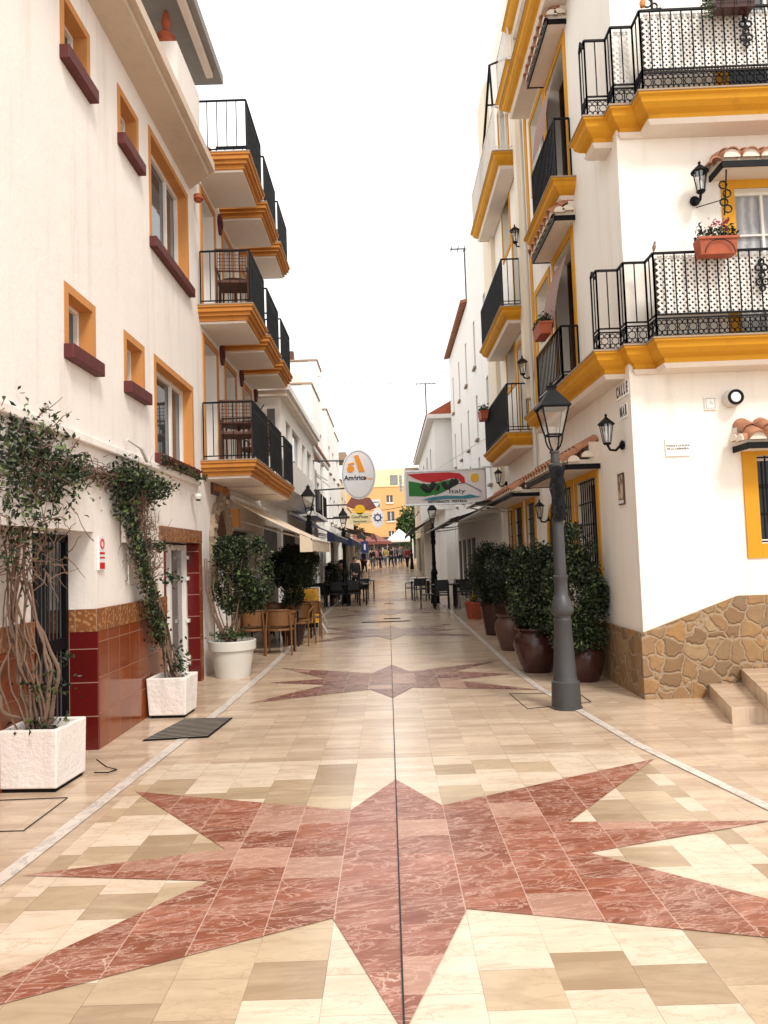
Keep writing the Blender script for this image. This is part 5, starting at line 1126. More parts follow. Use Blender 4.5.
# ferny creeper on the ledge near the lowest balcony
cr = thing('ledge_creeper', 'thin creeper with dark leaves running along the ledge under the big lower window', 'climbing plant', (-2.66, 10, 2.9))
m = B(); climb(m, rng, [(-2.66, 8.6, 2.86), (-2.66, 9.6, 2.93), (-2.66, 10.8, 2.93)], .006, .004, .01, 4); m.build('stem', 'bark', cr)
m = B(); leaves(m, [(-2.64 + rng.gauss(0, .02), rng.uniform(8.7, 10.9), 2.93 + rng.gauss(0, .035)) for _ in range(180)], .06, rng); m.build('foliage', 'leaf_dark', cr)

# flower boxes
def flower_box(lb, x0, x1, y0, y1, z0, z1, mat, seed, trailing=False, flowers=True, bigleaf=.05, grp='flower boxes on balconies'):
    t = thing('flower_box', lb, 'flower box', ((x0 + x1) / 2, (y0 + y1) / 2, z0), grp); e = .02
    m = B(); m.add([(x0 + e, y0 + e, z0), (x1 - e, y0 + e, z0), (x1 - e, y1 - e, z0), (x0 + e, y1 - e, z0), (x0, y0, z1), (x1, y0, z1), (x1, y1, z1), (x0, y1, z1), (x0 + .02, y0 + .02, z1), (x1 - .02, y0 + .02, z1), (x1 - .02, y1 - .02, z1), (x0 + .02, y1 - .02, z1), (x0 + .02, y0 + .02, z1 - .03), (x1 - .02, y0 + .02, z1 - .03), (x1 - .02, y1 - .02, z1 - .03), (x0 + .02, y1 - .02, z1 - .03)],
          [(3, 2, 1, 0), (12, 13, 14, 15)] + [(k * 4 + i, k * 4 + (i + 1) % 4, k * 4 + 4 + (i + 1) % 4, k * 4 + 4 + i) for k in range(3) for i in range(4)]); m.box(x0 - .012, x1 + .012, y0 - .012, y0, z1 - .03, z1); m.build('trough', mat, t, bevel=.004)
    rg = random.Random(seed); m = B(); w_ = x1 - x0; d_ = y1 - y0
    leaves(m, [(rg.uniform(x0, x1), rg.uniform(y0, y1), z1 + abs(rg.gauss(0, .07))) for _ in range(int(700 * max(w_, d_)))], bigleaf, rg)
    if trailing:
        for i in range(7):
            xx = x0 - .02 - rg.random() * .12; L_ = rg.uniform(.12, .42); leaves(m, [(xx + rg.gauss(0, .02), y0 - .02 + rg.gauss(0, .02), z1 - L_ * rg.random()) for _ in range(40)], .035, rg)
    m.build('foliage', 'leaf_olive' if trailing else 'leaf_dark', t)
    if flowers:
        m = B(); 
        for i in range(9):
            c_ = (rg.uniform(x0 + .04, x1 - .04), rg.uniform(y0, y1) - .03, z1 + rg.uniform(.06, .2)); m = B(); leaves(m, [(c_[0] + rg.gauss(0, .014), c_[1] + rg.gauss(0, .014), c_[2] + rg.gauss(0, .014)) for _ in range(14)], .028, rg, asp=.9); m.build('flower', 'petal', t)
    return t
t = flower_box('terracotta flower box with red flowers hung on the lower front balcony of the corner house', 3.47, 3.89, 7.80, 7.98, 4.83, 5.02, 'terracotta', 1)
m = B(); m.tube([(3.68 + .16 * math.cos(PI * i / 12), 7.785, 4.83 + .15 * math.sin(PI * i / 12)) for i in range(13)], .005, 4); m.build('holder', 'black_iron', t)
t = flower_box('dark red flower box with trailing leaves on the upper front balcony of the corner house', 3.80, 4.26, 7.80, 7.98, 7.60, 7.80, 'pot_dark', 2, True, False)
m = B(); [m.tube([(x, 7.79, 7.6), (x, 7.79, 7.8)], .005, 4) for x in (3.88, 4.03, 4.18)]; m.tube([(3.8, 7.79, 7.66), (4.26, 7.79, 7.66)], .005, 4); m.build('holder', 'black_iron', t)
flower_box('red flower box sticking out from the side balcony window of the corner house', 2.36, 2.56, 10.8, 11.3, 4.92, 5.10, 'terracotta', 3, flowers=False)
flower_box('small red flower box at the far end of the lowest cream house balcony', 2.18, 2.36, 16.4, 16.9, 4.7, 4.88, 'terracotta', 4, flowers=False)
# small owl like ornament on the upper rail, and a sparrow on the lower rail
bd = thing('small_bird', 'small brown bird perched on the black rail of the lower front balcony', 'bird', (3.04, 8.02, 4.96))
m = B(); m.lathe([(0, -.045), (.012, -.03), (.021, 0), (.02, .02), (.011, .038), (.014, .05), (.012, .062), (0, .07)], (0, 0, 0), 10)
rt_ = Matrix.Rotation(R(30), 3, 'X'); m.v = [tuple(rt_ @ Vector(v) + Vector((3.06, 8.02, 5.005))) for v in m.v]; m.tube([(3.06, 8.045, 4.975), (3.06, 8.075, 4.94)], .006, 4); m.tube([(3.06, 7.985, 5.06), (3.06, 7.968, 5.058)], [.004, .001], 4); m.tube([(3.055, 8.02, 4.99), (3.055, 8.02, 4.955)], .002, 3); m.tube([(3.068, 8.02, 4.99), (3.068, 8.02, 4.955)], .002, 3)
m.build('bird_body', 'brown_stone', bd, True)
hk = thing('iron_lantern_hook', 'curled black iron hook with a golden ornament above the upper corner rail', 'hook', (3.15, 8.02, 7.75))
m = B(); m.tube([(3.2, 8.04, 7.74), (3.2, 8.04, 8.0), (3.17, 8.04, 8.1)], .012, 5); m.ring((3.14, 8.03, 7.84), .05, .01, 'y', 10, 4); m.ring((3.22, 8.03, 7.80), .035, .01, 'y', 10, 4); m.tube([(3.08, 8.03, 7.75), (3.3, 8.03, 7.77)], .012, 4); m.build('hook', 'black_iron', hk)
B().lathe([(0, 0), (.03, .02), (.035, .07), (.02, .1), (.025, .13), (0, .16)], (3.09, 8.03, 7.78), 10).build('ornament', 'ochre_trim', hk, True)

# far trees
def tree(lb, x, y, h, rad, n, mat, seed, z0=1.3):
    rg = random.Random(seed); t = thing('street_tree', lb, 'tree', (x, y, z0), 'far trees beside the market')
    B().tube([(x, y, z0), (x + .1, y, z0 + h * .3), (x - .05, y, z0 + h * .6), (x, y, z0 + h * .8)], [.22, .17, .12, .05], 8).build('trunk', 'bark', t, True)
    m = B(); leaves(m, crown(rg, (x, y, z0 + h * .62), rad, n, 22, .22), .34, rg, asp=.7); m.build('crown', mat, t)
tree('dark green dense tree in front of the orange building, nearest the street lamp', 2.3, 72, 5.0, (1.35, 1.3, 2.1), 1900, 'leaf_mid', 61)
tree('smaller dark tree partly behind the far beige houses', 4.2, 76, 4.4, (1.6, 1.4, 1.8), 1500, 'leaf_deep', 62)
tree('low dark tree beyond the red market awnings', -3.4, 74, 3.6, (1.2, 1.2, 1.4), 1000, 'leaf_deep', 63)

# ================================================================== AWNINGS
def awning(lb, xw, xo, y0, y1, zw, zo, val, mat, grp='shop awnings', arms=2, nm='awning'):
    t = thing(nm, lb, 'awning', (xw, (y0 + y1) / 2, zw), grp)
    n_ = 8; m = B(); top = []; k = 10
    for i in range(k + 1):
        f = i / k; top.append((xw + (xo - xw) * f, zw + (zo - zw) * f - .04 * math.sin(PI * f)))
    vs = []; fs = []
    for s_ in (0, .012):
        for y in (y0, y1): vs += [(x, y, z + s_) for x, z in top]
    q = k + 1
    for i in range(k): fs += [(i, i + 1, q + i + 1, q + i), (2 * q + i, 3 * q + i, 3 * q + i + 1, 2 * q + i + 1), (i, 2 * q + i, 2 * q + i + 1, i + 1), (q + i, q + i + 1, 3 * q + i + 1, 3 * q + i)]
    m.add(vs, fs); c = m.build('canvas', mat, t, True)
    m = B(); N_ = max(6, int((y1 - y0) / .12)); vs = []; fs = []
    for i in range(N_ + 1):
        y = y0 + (y1 - y0) * i / N_; w_ = .012 * math.sin(i * 1.3); sc2 = .02 * abs(math.sin(i * PI / 3)); vs += [(xo, y, zo), (xo + w_, y, zo - val + sc2)]
    for i in range(N_): fs.append((2 * i, 2 * i + 1, 2 * i + 3, 2 * i + 2))
    m.add(vs, fs)
    # side flap at the near end
    sx = 1 if xo > xw else -1
    m.quad((xo, y0, zo), (xo - sx * .22, y0, zo + (zw - zo) * .22 / abs(xo - xw)), (xo - sx * .22, y0, zo - val), (xo, y0, zo - val)); m.build('valance', mat, t)
    m = B(); m.tube([(xo - sx * .01, y0, zo), (xo - sx * .01, y1, zo)], .022, 6); m.tube([(xw + sx * .05, y0, zw + .02), (xw + sx * .05, y1, zw + .02)], .05, 8); m.build('roller_bar', 'white_paint', t)
    for i in range(arms):
        m = B(); y = y0 + (y1 - y0) * (i + .5) / arms; ym = y + (.5 if i % 2 else -.5) * .6; m.tube([(xw, y, zw - .35), ((xw + xo) / 2, ym, (zw + zo) / 2 - .2), (xo, y, zo - .02)], .018, 5)
        m.build('folding_arm', 'white_paint', t)
awning('cream fabric awning with a short scalloped valance over the wicker chairs', -2.76, -1.32, 13.0, 16.9, 2.80, 2.04, .22, 'awning_cream')
awning('long navy blue awning over the stacked black cafe furniture', -2.72, -1.45, 20.5, 27, 2.95, 2.35, .2, 'awning_navy')
awning('second navy awning farther along, lower than the first', -2.72, -1.35, 28, 36, 2.9, 2.4, .25, 'awning_navy')
awning('dark flat awning under the ship wheel sign', -2.75, -1.3, 37, 44, 3.3, 2.9, .3, 'awning_black')
awning('red awning farthest along before the market square', -2.75, -.8, 46, 56, 3.6, 3.1, .35, 'awning_red')
awning('black awning over the white shuttered shop and cafe tables', 2.84, 1.55, 18.2, 30, 3.0, 2.55, .06, 'awning_black', arms=3)
awning('smaller black awning above the end of the tiled canopy, by the rectangular sign', 2.84, 1.95, 16.2, 18.0, 3.0, 2.8, .05, 'awning_black')
awning('dark awning of the distant house beside the far lamp post', 2.25, 1.1, 36, 47, 3.5, 2.9, .2, 'awning_black')
for (x, y, z, w_, lb, mt) in ((-1.2, 66, 3.0, 1.7, 'red market parasol canopy on a pole by the orange building', 'awning_red'), (-2.6, 60, 2.9, 1.6, 'faded red market canopy at the end of the row of awnings', 'awning_red')):
    t = thing('market_parasol', lb, 'parasol', (x, y, 1.1), 'market canopies at the far end')
    B().lathe([(0, .75), (w_ * .5, .3), (w_ * .98, 0), (w_ * .98, -.25), (w_ * .96, -.25), (w_ * .96, -.02), (w_ * .5, .27), (0, .7)], (x, y, z), 8).build('canopy', mt, t); B().tube([(x, y, 1.0), (x, y, z + .7)], .04, 6).build('pole', 'white_paint', t)
t = thing('market_tent', 'white pointed market tent at the end of the street', 'tent', (1.2, 68, 1.1), 'market canopies at the far end')
m = B(); x0, x1, y0, y1 = -.05, 2.3, 67, 69.5; cx, cy = 1.1, 68.2
m.add([(x0, y0, 3.15), (x1, y0, 3.15), (x1, y1, 3.15), (x0, y1, 3.15), (cx, cy, 4.15), (x0, y0, 2.95), (x1, y0, 2.95), (x1, y1, 2.95), (x0, y1, 2.95)], [(0, 1, 4), (1, 2, 4), (2, 3, 4), (3, 0, 4), (0, 5, 6, 1), (1, 6, 7, 2), (2, 7, 8, 3), (3, 8, 5, 0)]); m.build('tent_roof', 'tent_white', t)
for (x, y) in ((x0, y0), (x1, y0), (x0, y1), (x1, y1)): B().tube([(x, y, 1.0), (x, y, 3.1)], .04, 5).build('tent_pole', 'white_paint', t)

# ================================================================== SIGNS
def ell(cx, cz, rx, rz, y0, y1, m=None, n=36):
    m = m or B(); return m.prism([(cx + rx * math.cos(2 * PI * i / n), cz + rz * math.sin(2 * PI * i / n)) for i in range(n)], y0, y1, 'y')
s1 = thing('oval_sign', 'white oval hanging sign with an orange letter A above the name', 'sign', (-.87, 24, 4.38))
ell(-.87, 4.38, .56, .81, 23.96, 24.12).build('board', 'sign_white', s1, True); m = B(); m.ring((-.87, 23.955, 4.38), 1, .006, 'y', 40, 4, .51, .76); m.build('border_line', 'grey_iron', s1)
m = B(); m.prism([(-1.0, 5.0), (-.86, 5.02), (-.66, 4.47), (-.85, 4.46)], 23.94, 23.957, 'y'); ell(-1.12, 4.57, .115, .115, 23.94, 23.957, m, 20); m.prism([(-1.20, 4.74), (-1.02, 4.78), (-.98, 4.72), (-1.2, 4.70)], 23.94, 23.957, 'y'); m.build('emblem', 'orange_ink', s1)
text('América', .21, 'black_ink', 'lettering', s1, (-.98, 23.955, 4.27), FRONT, .006, bold=.006); text('Playa', .12, 'orange_ink', 'lettering', s1, (-.53, 23.955, 4.24), FRONT, .004)
m = B(); m.tube([(-2.8, 24.04, 4.9), (-1.3, 24.04, 4.85)], .025, 6); m.tube([(-2.8, 24.04, 3.9), (-1.3, 24.04, 3.95)], .025, 6); m.build('bracket', 'grey_iron', s1)
s2 = thing('restaurant_sign', 'wide rectangular box sign with red and green hills and an orange sun', 'sign', (1.4, 17.5, 3.28))
x0, x1, z0, z1 = .45, 2.38, 2.88, 3.70; yb = 17.5
B().box(x0, x1, yb, yb + .28, z0, z1).build('board', 'sign_white', s2)
m = B(); fr = .03
for a in ((x0 - .01, x1 + .01, z0 - .01, z0 + fr), (x0 - .01, x1 + .01, z1 - fr, z1 + .01), (x0 - .01, x0 + fr, z0 + fr, z1 - fr), (x1 - fr, x1 + .01, z0 + fr, z1 - fr)): m.box(a[0], a[1], yb - .015, yb + .005, a[2], a[3])
m.build('frame', 'bright_metal', s2)
W_, H_ = x1 - x0, z1 - z0
def sp(u, v): return (x0 + u * W_, z0 + v * H_)
def shape(pts, mat, nm, k): return B().prism([sp(*p) for p in pts], yb - .004 * k - .002, yb + .001, 'y').build(nm, mat, s2)
shape([(.05, .26), (.05, .70), (.13, .67), (.25, .60), (.36, .60), (.5, .68), (.62, .72), (.68, .66), (.6, .5), (.5, .38), (.38, .28), (.25, .24)], 'green_ink', 'green_field', 1)
shape([(.04, .90), (.30, .92), (.55, .92), (.68, .88), (.74, .76), (.745, .60), (.70, .60), (.66, .72), (.58, .75), (.45, .66), (.33, .63), (.22, .68), (.12, .78)], 'red_ink', 'red_field', 2)
shape([(.24, .22), (.40, .30), (.55, .45), (.66, .57), (.74, .59), (.82, .50), (.93, .30), (.93, .2)], 'sign_white', 'mountain', 3)
m = B(); pl_ = [sp(u, v) for u, v in ((.36, .26), (.48, .37), (.58, .48), (.66, .58), (.74, .60), (.82, .50), (.94, .33))]; m.tube([(x, yb - .022, z) for x, z in pl_], .008, 5); m.build('mountain_line', 'black_ink', s2)
shape([(.20, .14), (.35, .22), (.5, .25), (.7, .22), (.8, .26), (.92, .18), (.75, .14), (.5, .15), (.35, .12)], 'teal_ink', 'water', 4)
sx_, sz_ = sp(.865, .74); ell(sx_, sz_, .10, .10, yb - .02, yb + .001, None, 18).build('sun_disc', 'yellow_ink', s2)
def blob(pts, r, nm='lettering'): m = B(); m.tube([(sp(u, v)[0], yb - .035, sp(u, v)[1]) for u, v in pts], r, 10); m.v = [(a_, yb - .012 + (b_ - yb + .035) * .18, c_) for a_, b_, c_ in m.v]; return m.build(nm, 'black_ink', s2, True)
blob([(.21, .58), (.25, .48), (.29, .36)], [.07, .075, .04]); blob([(.29, .36), (.33, .50), (.37, .64)], [.04, .06, .07]); blob([(.395, .40), (.42, .55)], .04); blob([(.435, .70), (.44, .71)], .042)
blob([(.47, .63), (.51, .50), (.53, .42)], [.055, .06, .035]); blob([(.53, .42), (.57, .58), (.61, .70)], [.035, .055, .07]); blob([(.64, .72), (.62, .60), (.60, .54)], .045); blob([(.61, .56), (.66, .62)], .035)
text('Italy', .14, 'black_ink', 'lettering', s2, (*[sp(.64, .36)[0]], yb - .025, sp(.64, .36)[1]), FRONT, .003, squash=1.7)
text('RISTORANTE - PIZZERIA', .085, 'black_ink', 'lettering', s2, (sp(.52, .07)[0], yb - .008, sp(.52, .07)[1]), FRONT, .003, bold=.002)
m = B(); m.tube([(2.3, yb + .12, 3.75), (2.86, yb + .12, 3.75)], .025, 5); m.tube([(2.3, yb + .12, 2.84), (2.86, yb + .12, 2.84)], .025, 5); m.tube([(1.2, yb + .12, 3.7), (2.86, yb + .3, 4.7)], .012, 4); m.build('bracket', 'white_paint', s2)
s3 = thing('shop_sign', 'cream rectangular sign with a yellow arched emblem on top, below the oval sign', 'sign', (-1.1, 30, 3.3))
m = B(); m.box(-1.5, -.68, 30, 30.1, 3.05, 3.48); m.build('board', 'cream_wall', s3); ell(-1.08, 3.62, .22, .2, 30.0, 30.05).build('emblem', 'yellow_ink', s3)
text('CasaPlatas', .17, 'black_ink', 'lettering', s3, (-1.09, 29.995, 3.33), FRONT, .004, squash=.95); text('Restaurante', .11, 'black_ink', 'lettering', s3, (-1.09, 29.995, 3.14), FRONT, .004)
m = B(); m.tube([(-2.8, 30.05, 3.3), (-1.5, 30.05, 3.3)], .03, 5); m.build('bracket', 'black_iron', s3)
s3b = thing('gabled_sign_roof', 'dark red gabled sign canopy tucked just under the oval sign', 'sign', (-1.0, 32, 3.9))
m = B(); m.prism([(-1.75, 3.95), (-1.5, 4.3), (-.7, 4.25), (-.45, 3.85), (-.7, 3.75), (-1.4, 3.8)], 32, 32.6, 'y'); m.build('board', 'awning_red', s3b); m = B(); m.tube([(-2.9, 32.3, 4.0), (-1.6, 32.3, 4.0)], .03, 5); m.build('bracket', 'black_iron', s3b)
s4 = thing('oval_sign', 'white oval sign with a dark blue ship wheel before the orange building', 'sign', (-.48, 40, 3.77))
ell(-.48, 3.77, .33, .53, 39.95, 40.08).build('board', 'sign_white', s4, True)
m = B(); m.ring((-.48, 39.93, 3.8), .16, .03, 'y', 18, 5)
for i in range(8): a = i * PI / 4; m.tube([(-.48 + .14 * math.cos(a), 39.93, 3.8 + .14 * math.sin(a)), (-.48 + .26 * math.cos(a), 39.93, 3.8 + .26 * math.sin(a))], .02, 4)
m.build('wheel_emblem', 'blue_ink', s4); m = B(); m.tube([(-2.9, 40, 3.9), (-.8, 40, 3.9)], .03, 5); m.build('bracket', 'black_iron', s4)
s5 = thing('pharmacy_sign', 'small white sign with a green corner high before the orange building', 'sign', (-.7, 48, 5.1))
B().box(-.95, -.4, 48, 48.1, 4.95, 5.4).build('board', 'sign_white', s5); m = B(); m.prism([(-.6, 4.9), (-.42, 4.9), (-.42, 5.15)], 47.97, 48.0, 'y'); m.box(-.9, -.46, 47.98, 47.999, 5.2, 5.25); m.build('green_mark', 'teal_ink', s5); m = B(); m.tube([(-2.9, 48.05, 5.1), (-.95, 48.05, 5.1)], .03, 5); m.build('bracket', 'black_iron', s5)
s6 = thing('vertical_sign', 'tall thin white sign with stacked marks just before the rectangular restaurant sign', 'sign', (.5, 30, 4.6))
B().box(.55, .68, 30, 30.08, 4.3, 5.0).build('board', 'sign_white', s6)
text('H', .12, 'grey_iron', 'lettering', s6, (.615, 29.995, 4.88), FRONT, .003); text('O', .12, 'grey_iron', 'lettering', s6, (.615, 29.995, 4.75), FRONT, .003); text('T', .12, 'grey_iron', 'lettering', s6, (.615, 29.995, 4.62), FRONT, .003); text('E', .12, 'grey_iron', 'lettering', s6, (.615, 29.995, 4.49), FRONT, .003); text('L', .12, 'grey_iron', 'lettering', s6, (.615, 29.995, 4.37), FRONT, .003)
B().tube([(.68, 30.04, 4.65), (2.9, 30.04, 4.65)], .02, 4).build('bracket', 'white_paint', s6)
s7 = thing('blue_sign', 'small blue hanging sign under the distant awnings', 'sign', (-1.1, 38, 2.4)); B().box(-1.35, -1.0, 38, 38.08, 1.9, 2.5).build('board', 'blue_ink', s7); B().box(-1.22, -1.13, 37.98, 37.998, 2.05, 2.35).build('white_mark', 'sign_white', s7); B().tube([(-1.18, 38.04, 2.5), (-1.18, 38.04, 3.2)], .015, 4).build('hanger', 'black_iron', s7)

# ================================================================== CAFE FURNITURE
def make_wicker():
    t = local('wicker_chair', 'chair', 'chair', 'wicker chairs at the wooden tables')
    m = B(); n_ = 14
    def arc(r, z, k=n_): return [(r * math.cos(PI + PI * i / k), .05 + r * .95 * math.sin(PI + PI * i / k), z) for i in range(k + 1)]
    a0, a1 = arc(.245, .52), arc(.27, .79)
    for i in range(n_):
        m.quad(a0[i], a0[i + 1], a1[i + 1], a1[i]); 
    m.build('backrest', 'wicker', t, True)
    m = B(); top = arc(.275, .80); m.tube([(-.26, .24, .66)] + [(x, y, z if i in range(4, 11) else z - .05) for i, (x, y, z) in enumerate(top)] + [(.26, .24, .66)], .016, 6); m.build('armrest', 'wicker', t, True)
    B().prism([(.24 * math.cos(2 * PI * i / 16), .02 + .24 * math.sin(2 * PI * i / 16)) for i in range(16)], .43, .47).build('seat', 'wicker', t, bevel=.01)
    for sx in (-1, 1):
        B().tube([(sx * .23, -.22, 0), (sx * .225, -.19, .46), (sx * .2, -.17, .76)], .015, 6).build('leg', 'wicker', t); B().tube([(sx * .24, .24, 0), (sx * .24, .23, .46), (sx * .26, .24, .66)], .015, 6).build('leg', 'wicker', t)
    return t
wc = make_wicker()
for i, (x, y, r_, lb) in enumerate(((-2.22, 13.55, 0, 'wicker chair with its back to the camera, nearer the white round pot'), (-1.72, 13.45, 0, 'wicker chair with its back to the camera, nearest the middle of the lane'), (-2.0, 14.95, 3.1, 'wicker chair facing the camera on the far side of the first wooden table'), (-1.5, 14.75, 2.9, 'wicker chair facing the camera, at the lane end of the wooden table'), (-1.45, 15.9, .2, 'wicker chair drawn up to the second wooden table on the lane side'), (-2.3, 15.9, 0, 'wicker chair drawn up to the second wooden table on the wall side'))): place(wc, (x - .27, y, 0), r_, lb)
def make_table(top, sx, sy, name, cat, grp, z=.74, legs='dark_furniture'):
    t = local(name, 'table', cat, grp); B().box(-sx, sx, -sy, sy, z - .03, z).build('tabletop', top, t, bevel=.006)
    for a in (-1, 1):
        for b in (-1, 1): B().tube([(a * (sx - .05), b * (sy - .05), 0), (a * (sx - .05), b * (sy - .05), z - .02)], .02, 5).build('leg', legs, t)
    return t
wt = make_table('brown_wood', .5, .38, 'wooden_table', 'table', 'wooden cafe tables')
place(wt, (-2.25, 14.2, 0), 0, 'brown wooden cafe table between the nearest wicker chairs'); place(wt, (-2.15, 16.3, 0), 0, 'brown wooden cafe table beneath the cream awning, second from the white pot')
dt = make_table('dark_furniture', .38, .38, 'dark_table', 'table', 'dark cafe tables')
wtb = make_table('white_paint', .38, .38, 'white_table', 'table', 'white topped cafe tables')
def make_dark_chair():
    t = local('dark_chair', 'chair', 'chair', 'black metal cafe chairs')
    B().box(-.21, .21, -.2, .22, .42, .45).build('seat', 'dark_furniture', t, bevel=.006)
    m = B(); m.box(-.2, .2, -.245, -.225, .56, .84); m.build('backrest', 'dark_furniture', t, bevel=.006)
    for a in (-1, 1):
        B().tube([(a * .21, -.22, 0), (a * .21, -.22, .44), (a * .21, -.245, .86)], .014, 5).build('leg', 'dark_furniture', t); B().tube([(a * .21, .21, 0), (a * .21, .21, .62), (a * .21, -.2, .64)], .014, 5).build('leg', 'dark_furniture', t)
    return t
dc = make_dark_chair()
# right hand terrace
place(dt, (1.75, 23.8, 0), 0, 'dark cafe table beside the black lamp post on the pot side'); place(dt, (2.45, 23.9, 0), 0, 'dark cafe table against the white shutters')
for (x, y, r_, lb) in ((1.62, 23.1, 0, 'black chair with its back to the camera nearest the lane, below the rectangular sign'), (2.38, 23.1, 0, 'black chair with its back to the camera beside the white shutters'), (1.22, 23.7, -1.57, 'black chair side-on at the edge of the cafe terrace'), (1.75, 24.6, 3.14, 'black chair facing the camera behind the first dark table'), (2.45, 24.7, 3.14, 'black chair facing the camera by the shuttered wall'), (1.15, 27.6, 0, 'black chair at the nearest white topped table')): place(dc, (x, y, 0), r_, lb)
for (x, y, lb) in ((1.2, 28.6, 'white topped cafe table closest to the lane centre'), (2.2, 28.4, 'white topped cafe table near the wall behind the dark tables'), (1.3, 31.5, 'white topped cafe table farthest along the terrace')): place(wtb, (x, y, 0), 0, lb)
for (x, y, lb) in ((.85, 28.9, 'black chair turned sideways by the first white topped table'), (1.6, 31.9, 'black chair at the last white topped table')): place(dc, (x, y, 0), 1.57, lb)
# stacked dark furniture on the other side: tables with chairs on them
k = 0
spots = [(-2.35, 26.6), (-1.75, 26.6), (-1.15, 26.6), (-2.05, 28.2), (-1.3, 28.2), (-.95, 30.2), (-1.7, 30.2)]
words_ = ['first', 'second', 'third', 'fourth', 'fifth', 'sixth', 'seventh']
for i, (x, y) in enumerate(spots):
    place(dt, (x, y, 0), 0, f'dark table, {words_[i]} of those under the navy awning counted outwards from the wall')
    o = place(dc, (x - .05, y - .05, 1.205), 0); o['label'] = f'black chair resting on the {words_[i]} dark table under the navy awning'; o.rotation_euler = (PI, 0, .08 * (i % 3))
    place(dc, (x - .1, y - .55, 0), .1 * (i % 3 - 1), f'black chair pushed against the near side of the {words_[i]} dark table under the navy awning')
pb = thing('menu_board', 'folding patterned yellow and red deck chair frame leaning by the black lamp post', 'deck chair', (-1.8, 17.8, 0))
m = B(); m.add([(-2.35, 17.4, .2), (-1.62, 17.4, .2), (-1.70, 17.8, .98), (-2.35, 17.8, .98), (-2.35, 17.42, .2), (-1.62, 17.42, .2), (-1.70, 17.82, .98), (-2.35, 17.82, .98)], [(0, 1, 2, 3), (7, 6, 5, 4), (0, 4, 5, 1), (1, 5, 6, 2), (2, 6, 7, 3), (3, 7, 4, 0)]); m.build('fabric', 'patterned_fabric', pb)
m = B(); m.tube([(-1.45, 17.1, 0), (-1.62, 17.4, .22), (-1.68, 17.85, 1.0), (-2.38, 17.85, 1.0)], .02, 6); m.tube([(-1.5, 18.1, 0), (-1.66, 17.7, .5)], .02, 6); m.tube([(-2.4, 17.1, 0), (-2.38, 17.85, 1.0)], .02, 6); m.build('frame', 'white_paint', pb)
pb.name = 'deck_chair'
# air conditioners and clutter over the shops
for (x, y, z, lb) in ((-2.25, 24.6, 4.3, 'grey air conditioner box over the porch of the tiled eave house'),):
    t = thing('air_conditioner', lb, 'air conditioner', (x, y, z)); B().box(-2.7, -2.2, 24.2, 24.9, 3.3, 3.95).build('casing', 'grey_iron', t, bevel=.02); B().box(-2.62, -2.28, 24.185, 24.2, 3.38, 3.87).build('grille', 'black_iron', t)

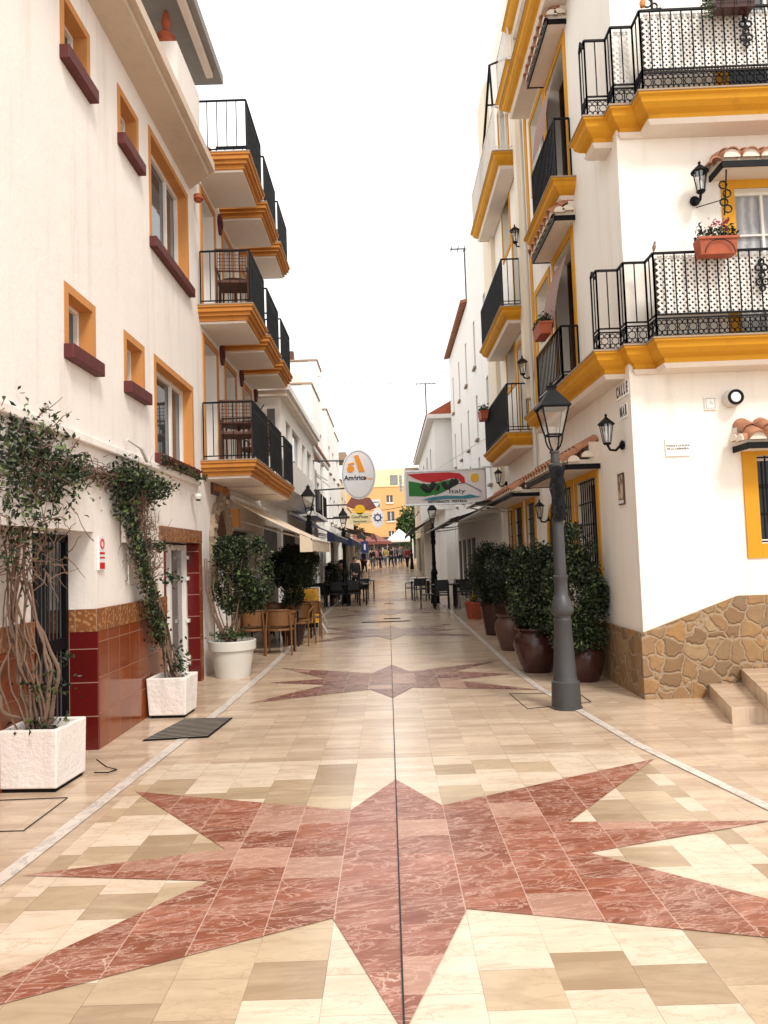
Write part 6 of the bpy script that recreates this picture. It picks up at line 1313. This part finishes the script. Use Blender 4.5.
# ================================================================== PEOPLE
def person(lb, x, y, rz, shirt, trousers, h=1.7, walk=.12, seed=0, bend=0):
    t = thing('person', lb, 'person', (x, y, gz(y)), 'people at the far end of the street'); z = gz(y); s = h / 1.75
    cr_, sr_ = math.cos(rz), math.sin(rz)
    def T(p): px, py, pz = p[0] * s, p[1] * s, p[2] * s; return (x + px * cr_ - py * sr_, y + px * sr_ + py * cr_, z + pz)
    J = {'pel': (0, 0, .93), 'bel': (0, 0, 1.08), 'che': (0, .01, 1.3), 'nek': (0, .01, 1.46), 'hd0': (0, -.01, 1.56), 'hd1': (0, -.01, 1.66), 'hd2': (0, 0, 1.73)}
    for k_, sg_ in (('l', -1), ('r', 1)):
        w1 = walk * sg_
        J.update({k_ + 'sh': (sg_ * .17, .01, 1.42), k_ + 'el': (sg_ * .22, .03 + w1 * .3, 1.14), k_ + 'wr': (sg_ * .22, -.06 + w1 * .8, .90), k_ + 'ha': (sg_ * .215, -.08 + w1 * .9, .82), k_ + 'hi': (sg_ * .09, 0, .88), k_ + 'kn': (sg_ * .1, -.03 - w1 * .6, .49), k_ + 'an': (sg_ * .1, -w1, .08), k_ + 'to': (sg_ * .11, -.14 - w1, .03)})
    rad = {'pel': .14, 'bel': .125, 'che': .15, 'nek': .055, 'hd0': .075, 'hd1': .095, 'hd2': .06}
    for k_ in 'lr': rad.update({k_ + 'sh': .065, k_ + 'el': .042, k_ + 'wr': .028, k_ + 'ha': .03, k_ + 'hi': .095, k_ + 'kn': .058, k_ + 'an': .038, k_ + 'to': .035})
    E_ = [('pel', 'bel'), ('bel', 'che'), ('che', 'nek'), ('nek', 'hd0'), ('hd0', 'hd1'), ('hd1', 'hd2')]
    for k_ in 'lr': E_ += [('che', k_ + 'sh'), (k_ + 'sh', k_ + 'el'), (k_ + 'el', k_ + 'wr'), (k_ + 'wr', k_ + 'ha'), ('pel', k_ + 'hi'), (k_ + 'hi', k_ + 'kn'), (k_ + 'kn', k_ + 'an'), (k_ + 'an', k_ + 'to')]
    def skin(keys, name, mat, grow, par):
        ks = [k_ for k_ in J if k_ in keys]; ix = {k_: i for i, k_ in enumerate(ks)}
        me = bpy.data.meshes.new(name); me.from_pydata([T(J[k_]) for k_ in ks], [(ix[a], ix[b]) for a, b in E_ if a in ix and b in ix], []); me.materials.append(M[mat])
        o = bpy.data.objects.new(name, me); C.objects.link(o)
        sk = o.modifiers.new('skin', 'SKIN'); sk.use_smooth_shade = True

        bm = bmesh.new(); bm.from_mesh(me); lay = bm.verts.layers.skin.verify(); bm.verts.ensure_lookup_table()
        for k_, i in ix.items(): r_ = rad[k_] * s * grow; bm.verts[i][lay].radius = (r_ * (1.15 if k_ in ('pel', 'che', 'bel') else 1), r_ * .8 if k_ in ('pel', 'che', 'bel') else r_)
        bm.verts[ix.get('pel', ix.get('che', 0))][lay].use_root = True; bm.to_mesh(me); bm.free()
        sb = o.modifiers.new('sub', 'SUBSURF'); sb.levels = sb.render_levels = 1; attach(o, par); return o
    skin(set(J), 'body', 'skin', 1, t)
    skin({'pel', 'bel', 'che', 'nek', 'lsh', 'rsh', 'lel', 'rel', 'lwr', 'rwr'}, 'shirt', shirt, 1.14, t); skin({'pel', 'lhi', 'rhi', 'lkn', 'rkn', 'lan', 'ran'}, 'trousers', trousers, 1.16, t)
    m = B(); hc = T((0, .02, 1.66)); r_ = .105 * s; m.lathe([(0, .11 * s), (.06 * s, .095 * s), (r_, .03 * s), (r_, -.02 * s), (.06 * s, -.09 * s), (0, -.1 * s)], hc, 10); m.build('hair', 'hair', t, True)
    return t
person('person in dark clothes standing behind the stacked black furniture', -1.45, 32.5, .3, 'cloth_black', 'cloth_black', 1.72)
PP = [(-1.0, 61, 'cloth_pink', 'cloth_black', 'person in a pink top walking before the red parasol'), (-.75, 66, 'cloth_red', 'cloth_grey', 'person in a bright red top beside the one in pink'), (-.2, 62, 'cloth_yellow', 'cloth_grey', 'person in a yellow top in the middle of the far crowd'), (.25, 60, 'cloth_black', 'cloth_black', 'person all in black in front of the white tent'), (.65, 61, 'cloth_black', 'cloth_blue', 'person in black top and blue trousers before the white tent'), (1.05, 64, 'cloth_grey', 'cloth_black', 'person in grey under the white tent'), (-1.5, 63, 'cloth_white', 'cloth_grey', 'person in a white top near the awnings'), (-2.0, 58, 'cloth_grey', 'cloth_black', 'person in grey close to the shop fronts at the far end'), (-.45, 70, 'cloth_white', 'cloth_blue', 'person in white top and blue trousers, smallest in the far crowd'), (1.5, 58, 'cloth_red', 'cloth_black', 'person in red top next to the far lamp post'), (-1.7, 52, 'cloth_blue', 'cloth_black', 'person in a blue top standing by the navy awnings'), (.0, 72, 'cloth_black', 'cloth_grey', 'person in black top and grey trousers behind the yellow one'), (-2.15, 33.8, 'cloth_pink', 'cloth_grey', 'person in a pale pink top beneath the second navy awning')]
PP += [(-.6, 58.5, 'cloth_black', 'cloth_black', 'person all in black nearest the middle of the far crowd'), (.45, 66, 'cloth_grey', 'cloth_grey', 'person all in grey behind the one in black by the tent'), (1.3, 69, 'cloth_black', 'cloth_blue', 'person in black top and blue trousers deep under the white tent'), (-1.2, 57, 'cloth_black', 'cloth_grey', 'person in black top and grey trousers by the red awning')]
for i, (x, y, a, b, lb) in enumerate(PP): person(lb, x, y, (i * 1.3) % 6, a, b, 1.6 + .03 * (i % 6), walk=.05 + .04 * (i % 4))
for (x, y, lb) in ((-2.35, 31.5, 'leafy plant on the ground by the pale doorway behind the stacked furniture'), (-2.4, 37.5, 'second leafy plant beyond the stacked furniture')):
    t = bush('potted_shrub', lb, 'potted plant', 'potted shrubs along the street', (x, y, .4), (x, y, 1.0), (.4, .4, .55), 900, 'leaf_dark', .1, int(y), 4); potmesh(t, x, y, TAPER(.25, .4), 'pot_dark', .37, .2)
